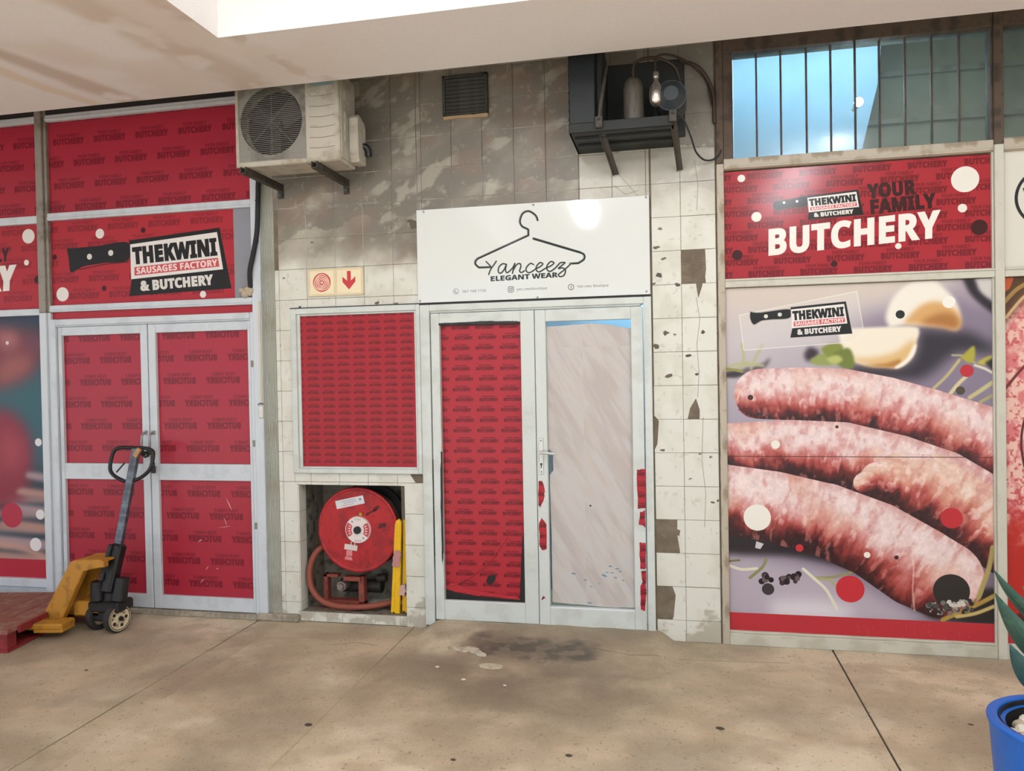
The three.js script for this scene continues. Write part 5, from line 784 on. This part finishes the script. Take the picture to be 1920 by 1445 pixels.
{
  const t = thing('pallet_truck', 'yellow hand pallet truck with a black loop handle before the left red doors', 'pallet truck', [-3.75, 0, 0.4]);
  const yel = worn('#b8822a', '#8f6524', { size: 0.5, scale: 6, amount: 0.7, grain: 12, rough: 0.5, seed: 111 }), blk = worn('#161719', '#25221f', { size: 0.4, rough: 0.5, seed: 112 }), rubber = mat('#2a2826', 0.8), cream = worn('#d3c5a4', '#b09f80', { size: 0.2, rough: 0.6, seed: 113 });
  const arch = [[-4.10, 0.075], [-3.857, 0.472], [-3.81, 0.489], [-3.64, 0.495], [-3.604, 0.481], [-3.606, 0.446], [-3.70, 0.43], [-3.76, 0.412], [-3.945, 0.068]];
  part(t, 'frame_plate', poly(arch, 0.435, 0.485, [], 0.006), yel); part(t, 'frame_plate', poly(arch, 0.29, 0.32, [], 0.006), yel);
  part(t, 'cross_plate', mg(bar([-4.02, 0.2, 0.375], [-3.87, 0.44, 0.375], 0.12, 0.014, [1, 0.4, 0], 0.003), bx(-3.81, 0.472, 0.31, -3.62, 0.488, 0.44, 0.004)), yel);
  part(t, 'bolt', mg(spot(-4.035, 0.118, 0.485, 0.492, 0.014)), mat('#6a4b22', 0.6));
  for (const z of [0.56, 0.225]) { const f = part(t, 'fork', turnY(mg(bx(-5.0, 0.07, z - 0.075, -3.83, 0.109, z + 0.075, 0.012), bx(-4.02, 0.05, z - 0.07, -3.83, 0.08, z + 0.07, 0.006)), 0.17, -3.985, z), yel); part(f, 'fork_roller', turnY(rod([-4.9, 0.045, z - 0.05], [-4.9, 0.045, z + 0.05], 0.026), 0.17, -3.985, z), rubber); }
  part(t, 'link_bar', mg(bx(-3.96, 0.12, 0.2, -3.66, 0.15, 0.24, 0.004), bx(-3.9, 0.1, 0.16, -3.7, 0.2, 0.42, 0.01)), yel);
  const PXc = -3.675, PZc = 0.34;
  part(t, 'pump', mg(rod([PXc, 0.17, PZc], [PXc, 0.36, PZc], 0.062, 0.05), rod([-3.665, 0.36, PZc + 0.04], [-3.665, 0.475, PZc + 0.04], 0.018), rod([PXc - 0.05, 0.21, PZc + 0.06], [PXc - 0.05, 0.33, PZc + 0.06], 0.045, 0.04), rod([PXc + 0.075, 0.2, PZc + 0.02], [PXc + 0.09, 0.345, PZc + 0.0], 0.05, 0.045), bx(PXc - 0.11, 0.13, PZc - 0.07, PXc + 0.12, 0.2, PZc + 0.09, 0.012), bx(PXc - 0.12, 0.07, PZc - 0.05, PXc + 0.06, 0.14, PZc + 0.08, 0.012)), blk);
  const n = new THREE.Vector3(0.975, 0, 0.22), ax = [PXc, 0.092, PZc + 0.03];
  part(t, 'axle', rod([ax[0] - n.x * 0.13, ax[1], ax[2] - n.z * 0.13], [ax[0] + n.x * 0.13, ax[1], ax[2] + n.z * 0.13], 0.014), blk);
  for (const s of [1, -1]) {
    const mv = (g) => { g.rotateZ(-Math.PI / 2); if (s < 0) g.rotateY(Math.PI); g.rotateY(-Math.atan2(n.z, n.x)); g.translate(ax[0] + n.x * 0.085 * s, ax[1], ax[2] + n.z * 0.085 * s); return g; };
    const w = part(t, 'steer_wheel', mv(lathe([[0.06, -0.024], [0.086, -0.026], [0.092, -0.018], [0.092, 0.018], [0.086, 0.026], [0.072, 0.026], [0.07, 0.02], [0.06, 0.02], [0.06, -0.024]], 40)), rubber);
    const spokes = [lathe([[0.053, 0.012], [0.06, 0.022], [0.08, 0.0268], [0.082, 0.0265], [0.08, 0.02], [0.053, -0.01]], 40), lathe([[0, 0.03], [0.022, 0.03], [0.026, 0.024], [0.026, -0.01], [0, -0.01]], 24)];
    for (let k = 0; k < 5; k++) { const g = bx(0.014, 0.0, -0.019, 0.066, 0.022, 0.019, 0.004); g.rotateY(k * 1.2566 + 0.3); spokes.push(g); }
    spokes.push(lathe([[0, 0.002], [0.066, 0.002], [0.066, -0.01], [0, -0.01]], 32));
    part(w, 'hub', mv(mg(spokes)), cream, 'cream wheel hub with five spokes'); for (let k = 0; k < 5; k++) { const g = plain(new THREE.CylinderGeometry(0.0115, 0.0115, 0.012, 14)); g.translate(Math.cos(k * 1.2566 + 0.93) * 0.048, 0.0175, Math.sin(k * 1.2566 + 0.93) * 0.048); part(w, 'hub_hole', mv(g), mat('#2b2620', 0.8)); } part(w, 'hub_cap', mv(lathe([[0.017, 0.03], [0.015, 0.035], [0, 0.036]], 20)), mat('#5a4a38', 0.6));
  }
  // handle: boot, square bar and the loop grip
  const a = [-3.665, 0.25, 0.38], m1 = [-3.625, 0.56, 0.31], b = [-3.604, 1.178, 0.15];
  part(t, 'handle_boot', mg(bar(a, m1, 0.078, 0.08, [0, 0, 1], 0.014), bar([-3.690, 0.33, 0.39], [-3.652, 0.56, 0.335], 0.03, 0.07, [0, 0, 1], 0.006)), blk);
  part(t, 'handle_bar', bar([-3.632, 0.50, 0.325], b, 0.05, 0.042, [0, 0, 1], 0.006), worn('#76818c', '#444a52', { size: 0.5, rough: 0.32, metal: 0.5, seed: 115 }), 'scuffed steel grey bar');
  const loop = [[-3.665, 0.962, 0.205], [-3.74, 0.995, 0.2], [-3.779, 1.03, 0.19], [-3.786, 1.08, 0.18], [-3.775, 1.15, 0.165], [-3.745, 1.178, 0.16], [-3.62, 1.182, 0.158], [-3.51, 1.178, 0.16], [-3.468, 1.16, 0.165], [-3.459, 1.115, 0.175], [-3.476, 1.04, 0.19], [-3.54, 0.985, 0.2], [-3.61, 0.962, 0.205], [-3.665, 0.962, 0.205]];
  part(t, 'handle_loop', tube(loop, 0.0125, 90, 10), blk); part(t, 'lever_wire', bar([-3.725, 1.02, 0.2], [-3.665, 1.085, 0.19], 0.01, 0.006), blk); part(t, 'release_lever', bar([-3.59, 1.125, 0.185], [-3.555, 1.18, 0.18], 0.03, 0.02), worn('#b48a5a', '#8f7048', { size: 0.1, rough: 0.5, seed: 116 }), 'worn lever');
}

{ // planter
  const CX = 1.145, CZ = 2.2, R = 0.228, H = 0.572, blue = worn('#1161be', '#0e55aa', { size: 0.6, scale: 4, amount: 0.6, grain: 4, rough: 0.42, seed: 121 });
  const p = thing('planter', 'tall glossy blue round planter at the bottom right corner', 'planter', [CX, 0, CZ]);
  const g = lathe([[0, 0], [R * 0.78, 0], [R * 0.80, 0.012], [R * 0.97, H - 0.03], [R, H - 0.012], [R, H - 0.004], [R - 0.006, H], [R - 0.026, H], [R - 0.031, H - 0.006], [R - 0.032, H - 0.02], [R - 0.05, H - 0.02]], 72); g.translate(CX, 0, CZ); part(p, 'pot', g, blue);
  const ln = lathe([[R - 0.0325, H - 0.008], [R - 0.035, H - 0.004], [R - 0.037, H - 0.008], [R - 0.04, H - 0.09], [0, H - 0.095]], 72); ln.translate(CX, 0, CZ); part(p, 'liner', ln, mat('#17191b', 0.6), 'black inner liner');
  const soil = lathe([[R - 0.036, 0], [0.1, 0.012], [0, 0.018]], 40); soil.translate(CX, H - 0.08, CZ); part(p, 'soil', soil, worn('#2a211b', '#17130f', { size: 0.2, rough: 1, seed: 123 }));
  const kinds = [0, 1, 2].map((k) => { const q = new THREE.IcosahedronGeometry(0.017, 1), a = q.attributes.position; for (let i = 0; i < a.count; i++) { const s = 0.8 + 0.35 * vnoise(a.getX(i) * 90 + k * 7, a.getY(i) * 90 + a.getZ(i) * 70); a.setXYZ(i, a.getX(i) * s * 1.25, a.getY(i) * s * 0.85, a.getZ(i) * s); } const o = plain(q); o.computeVertexNormals(); return worldUV(o); });
  const tones = ['#ddd6ca', '#cfc6b8', '#b7a897'].map((c) => mat(c, 0.8)), r = rngOf(44), spots = [];
  for (let tries = 0; spots.length < 46 && tries < 4000; tries++) { const t = r() * 6.283, d = Math.sqrt(r()) * 0.165, x = CX + Math.cos(t) * d, z = CZ + Math.sin(t) * d; if (x > 1.15 || Math.hypot(x - CX, z - CZ) < 0.05) continue; if (spots.some((s) => Math.hypot(s[0] - x, s[1] - z) < 0.036)) continue; spots.push([x, z]); }
  spots.forEach(([x, z], i) => { const o = new THREE.Mesh(kinds[i % 3], tones[(i * 7) % 5 < 3 ? 0 : i % 2 ? 1 : 2]); o.name = numbered('pebble'); o.position.set(x, H - 0.05 + r() * 0.004, z); o.rotation.set(r() * 0.5, r() * 6, r() * 0.5); const s = 0.85 + r() * 0.4; o.scale.set(s, s, s); o.castShadow = o.receiveShadow = true; o.userData = { label: 'white pebble lying on the soil in the blue planter', category: 'pebble', group: 'white pebbles in the blue planter' }; scene.add(o); });
  // fleshy blue-green leaves from a short stem
  const pl = thing('potted_plant', 'blue green plant with broad pointed leaves growing in the blue planter', 'plant', [CX, H - 0.1, CZ]);
  const mLeaf = ['#2c4f45', '#244a4b', '#4a6a42'].map((c, i) => worn(c, ['#42665180'.slice(0, 7), '#336263', '#6d8a50'][i], { size: 0.3, scale: 7, amount: 0.6, grain: 8, rough: 0.4, seed: 131 + i }));
  part(pl, 'stem', mg(rod([CX, H - 0.1, CZ], [CX + 0.01, H + 0.16, CZ], 0.024, 0.018), rod([CX + 0.01, H + 0.14, CZ], [CX, H + 0.42, CZ - 0.02], 0.018, 0.01)), mat('#4d5a3c', 0.7));
  const leaf = (base, mid, tip, wide, m, roll = 0) => {   // a folded blade along a curve, pointed at the tip
    const c = new THREE.QuadraticBezierCurve3(v3(base), v3(mid), v3(tip)), N = 16, pos = [], ring = [];
    for (let i = 0; i <= N; i++) {
      const t = i / N, o = c.getPoint(t), d = c.getTangent(t), side = new THREE.Vector3(0, 1, 0).cross(d); if (side.lengthSq() < 1e-4) side.set(0, 0, 1); side.normalize(); const up = d.clone().cross(side).normalize(); side.applyAxisAngle(d, roll); up.applyAxisAngle(d, roll);
      const w = wide * Math.pow(Math.sin(Math.PI * Math.pow(0.1 + 0.9 * t, 0.75)), 0.85) * (t > 0.98 ? 0.05 : 1) + 0.001, row = [];
      for (const [s, q] of [[-1, 0.16], [-0.5, 0.05], [0, -0.02], [0.5, 0.05], [1, 0.16]]) row.push(o.clone().addScaledVector(side, s * w).addScaledVector(up, q * w + 0.0022)); for (const [s, q] of [[0.5, 0.03], [0, -0.06], [-0.5, 0.03]]) row.push(o.clone().addScaledVector(side, s * w).addScaledVector(up, q * w - 0.0022));
      ring.push(row);
    }
    const M = 8; for (let i = 0; i < N; i++) for (let k = 0; k < M; k++) { const a = ring[i][k], b = ring[i][(k + 1) % M], e = ring[i + 1][k], f = ring[i + 1][(k + 1) % M]; for (const q of [a, e, b, b, e, f]) pos.push(q.x, q.y, q.z); }
    const g = new THREE.BufferGeometry(); g.setAttribute('position', new THREE.BufferAttribute(new Float32Array(pos), 3)); g.computeVertexNormals(); return part(pl, 'leaf', worldUV(g), m);
  };
  const S = (y) => [CX, H + y, CZ];
  leaf(S(0.10), [1.02, 0.66, 2.22], [0.962, 0.81, 2.22], 0.045, mLeaf[1], 1.2);
  leaf(S(0.16), [1.02, 0.76, 2.2], [0.931, 0.955, 2.2], 0.042, mLeaf[0], 1.1);
  leaf(S(0.24), [1.02, 0.87, 2.18], [0.935, 1.02, 2.18], 0.026, mLeaf[0], 1.0);
  leaf(S(0.28), [1.06, 0.92, 2.24], [0.985, 0.99, 2.25], 0.03, mLeaf[2], 0.9);
  for (let k = 0; k < 9; k++) { const t = -1.35 + k * 0.3, hgt = 0.12 + (k % 4) * 0.08, L = 0.24 + 0.05 * (k % 3); leaf(S(hgt), [CX + Math.cos(t) * L * 0.6, H + hgt + 0.16, CZ - Math.sin(t) * L * 0.6], [CX + Math.cos(t) * L, H + hgt + 0.2, CZ - Math.sin(t) * L], 0.042, mLeaf[k % 3]); }
}
// spilt white filler and crumbs before the doors
single('plaster_spill', poly(torn([[-1.31, -0.385], [-1.25, -0.43], [-1.2, -0.425], [-1.12, -0.475], [-1.09, -0.465], [-1.15, -0.40], [-1.17, -0.35], [-1.22, -0.345], [-1.26, -0.375]], 0.012, 161), 0, 0.03).rotateX(-Math.PI / 2).translate(0, -0.002, 0), worn('#cfc7b4', '#a89c86', { size: 0.2, rough: 0.85, seed: 141 }), 'jagged white filler spill at the edge of the dark damp patch', 'spill', [-1.2, 0, 0.41]);
single('plaster_spill', poly(torn(circle(0, 0, 1, 12).map(([a, b]) => [-1.035 + a * 0.068, -0.578 + b * 0.034]), 0.008, 163, 3), 0, 0.007).rotateX(-Math.PI / 2), worn('#c9c0aa', '#b3a88f', { size: 0.2, rough: 0.85, seed: 142 }), 'round flat white filler spill on the floor in front of the damp patch', 'spill', [-1.035, 0, 0.578]);
[[-1.135, 0.79, 'the larger crumb of white filler farthest from the doors'], [-1.33, 0.64, 'small crumb of white filler left of the round spill'], [-0.9, 0.83, 'tiny crumb of white filler right of the larger crumb']].forEach(([x, z, label], i) => single('filler_crumb', plain(new THREE.IcosahedronGeometry(0.009 - i * 0.001, 1)).scale(1.5, 0.6, 1).translate(x, 0.005, z), mat('#d8d0bf', 0.9), label, 'crumb', [x, 0, z]));

renderer.render(scene, camera);
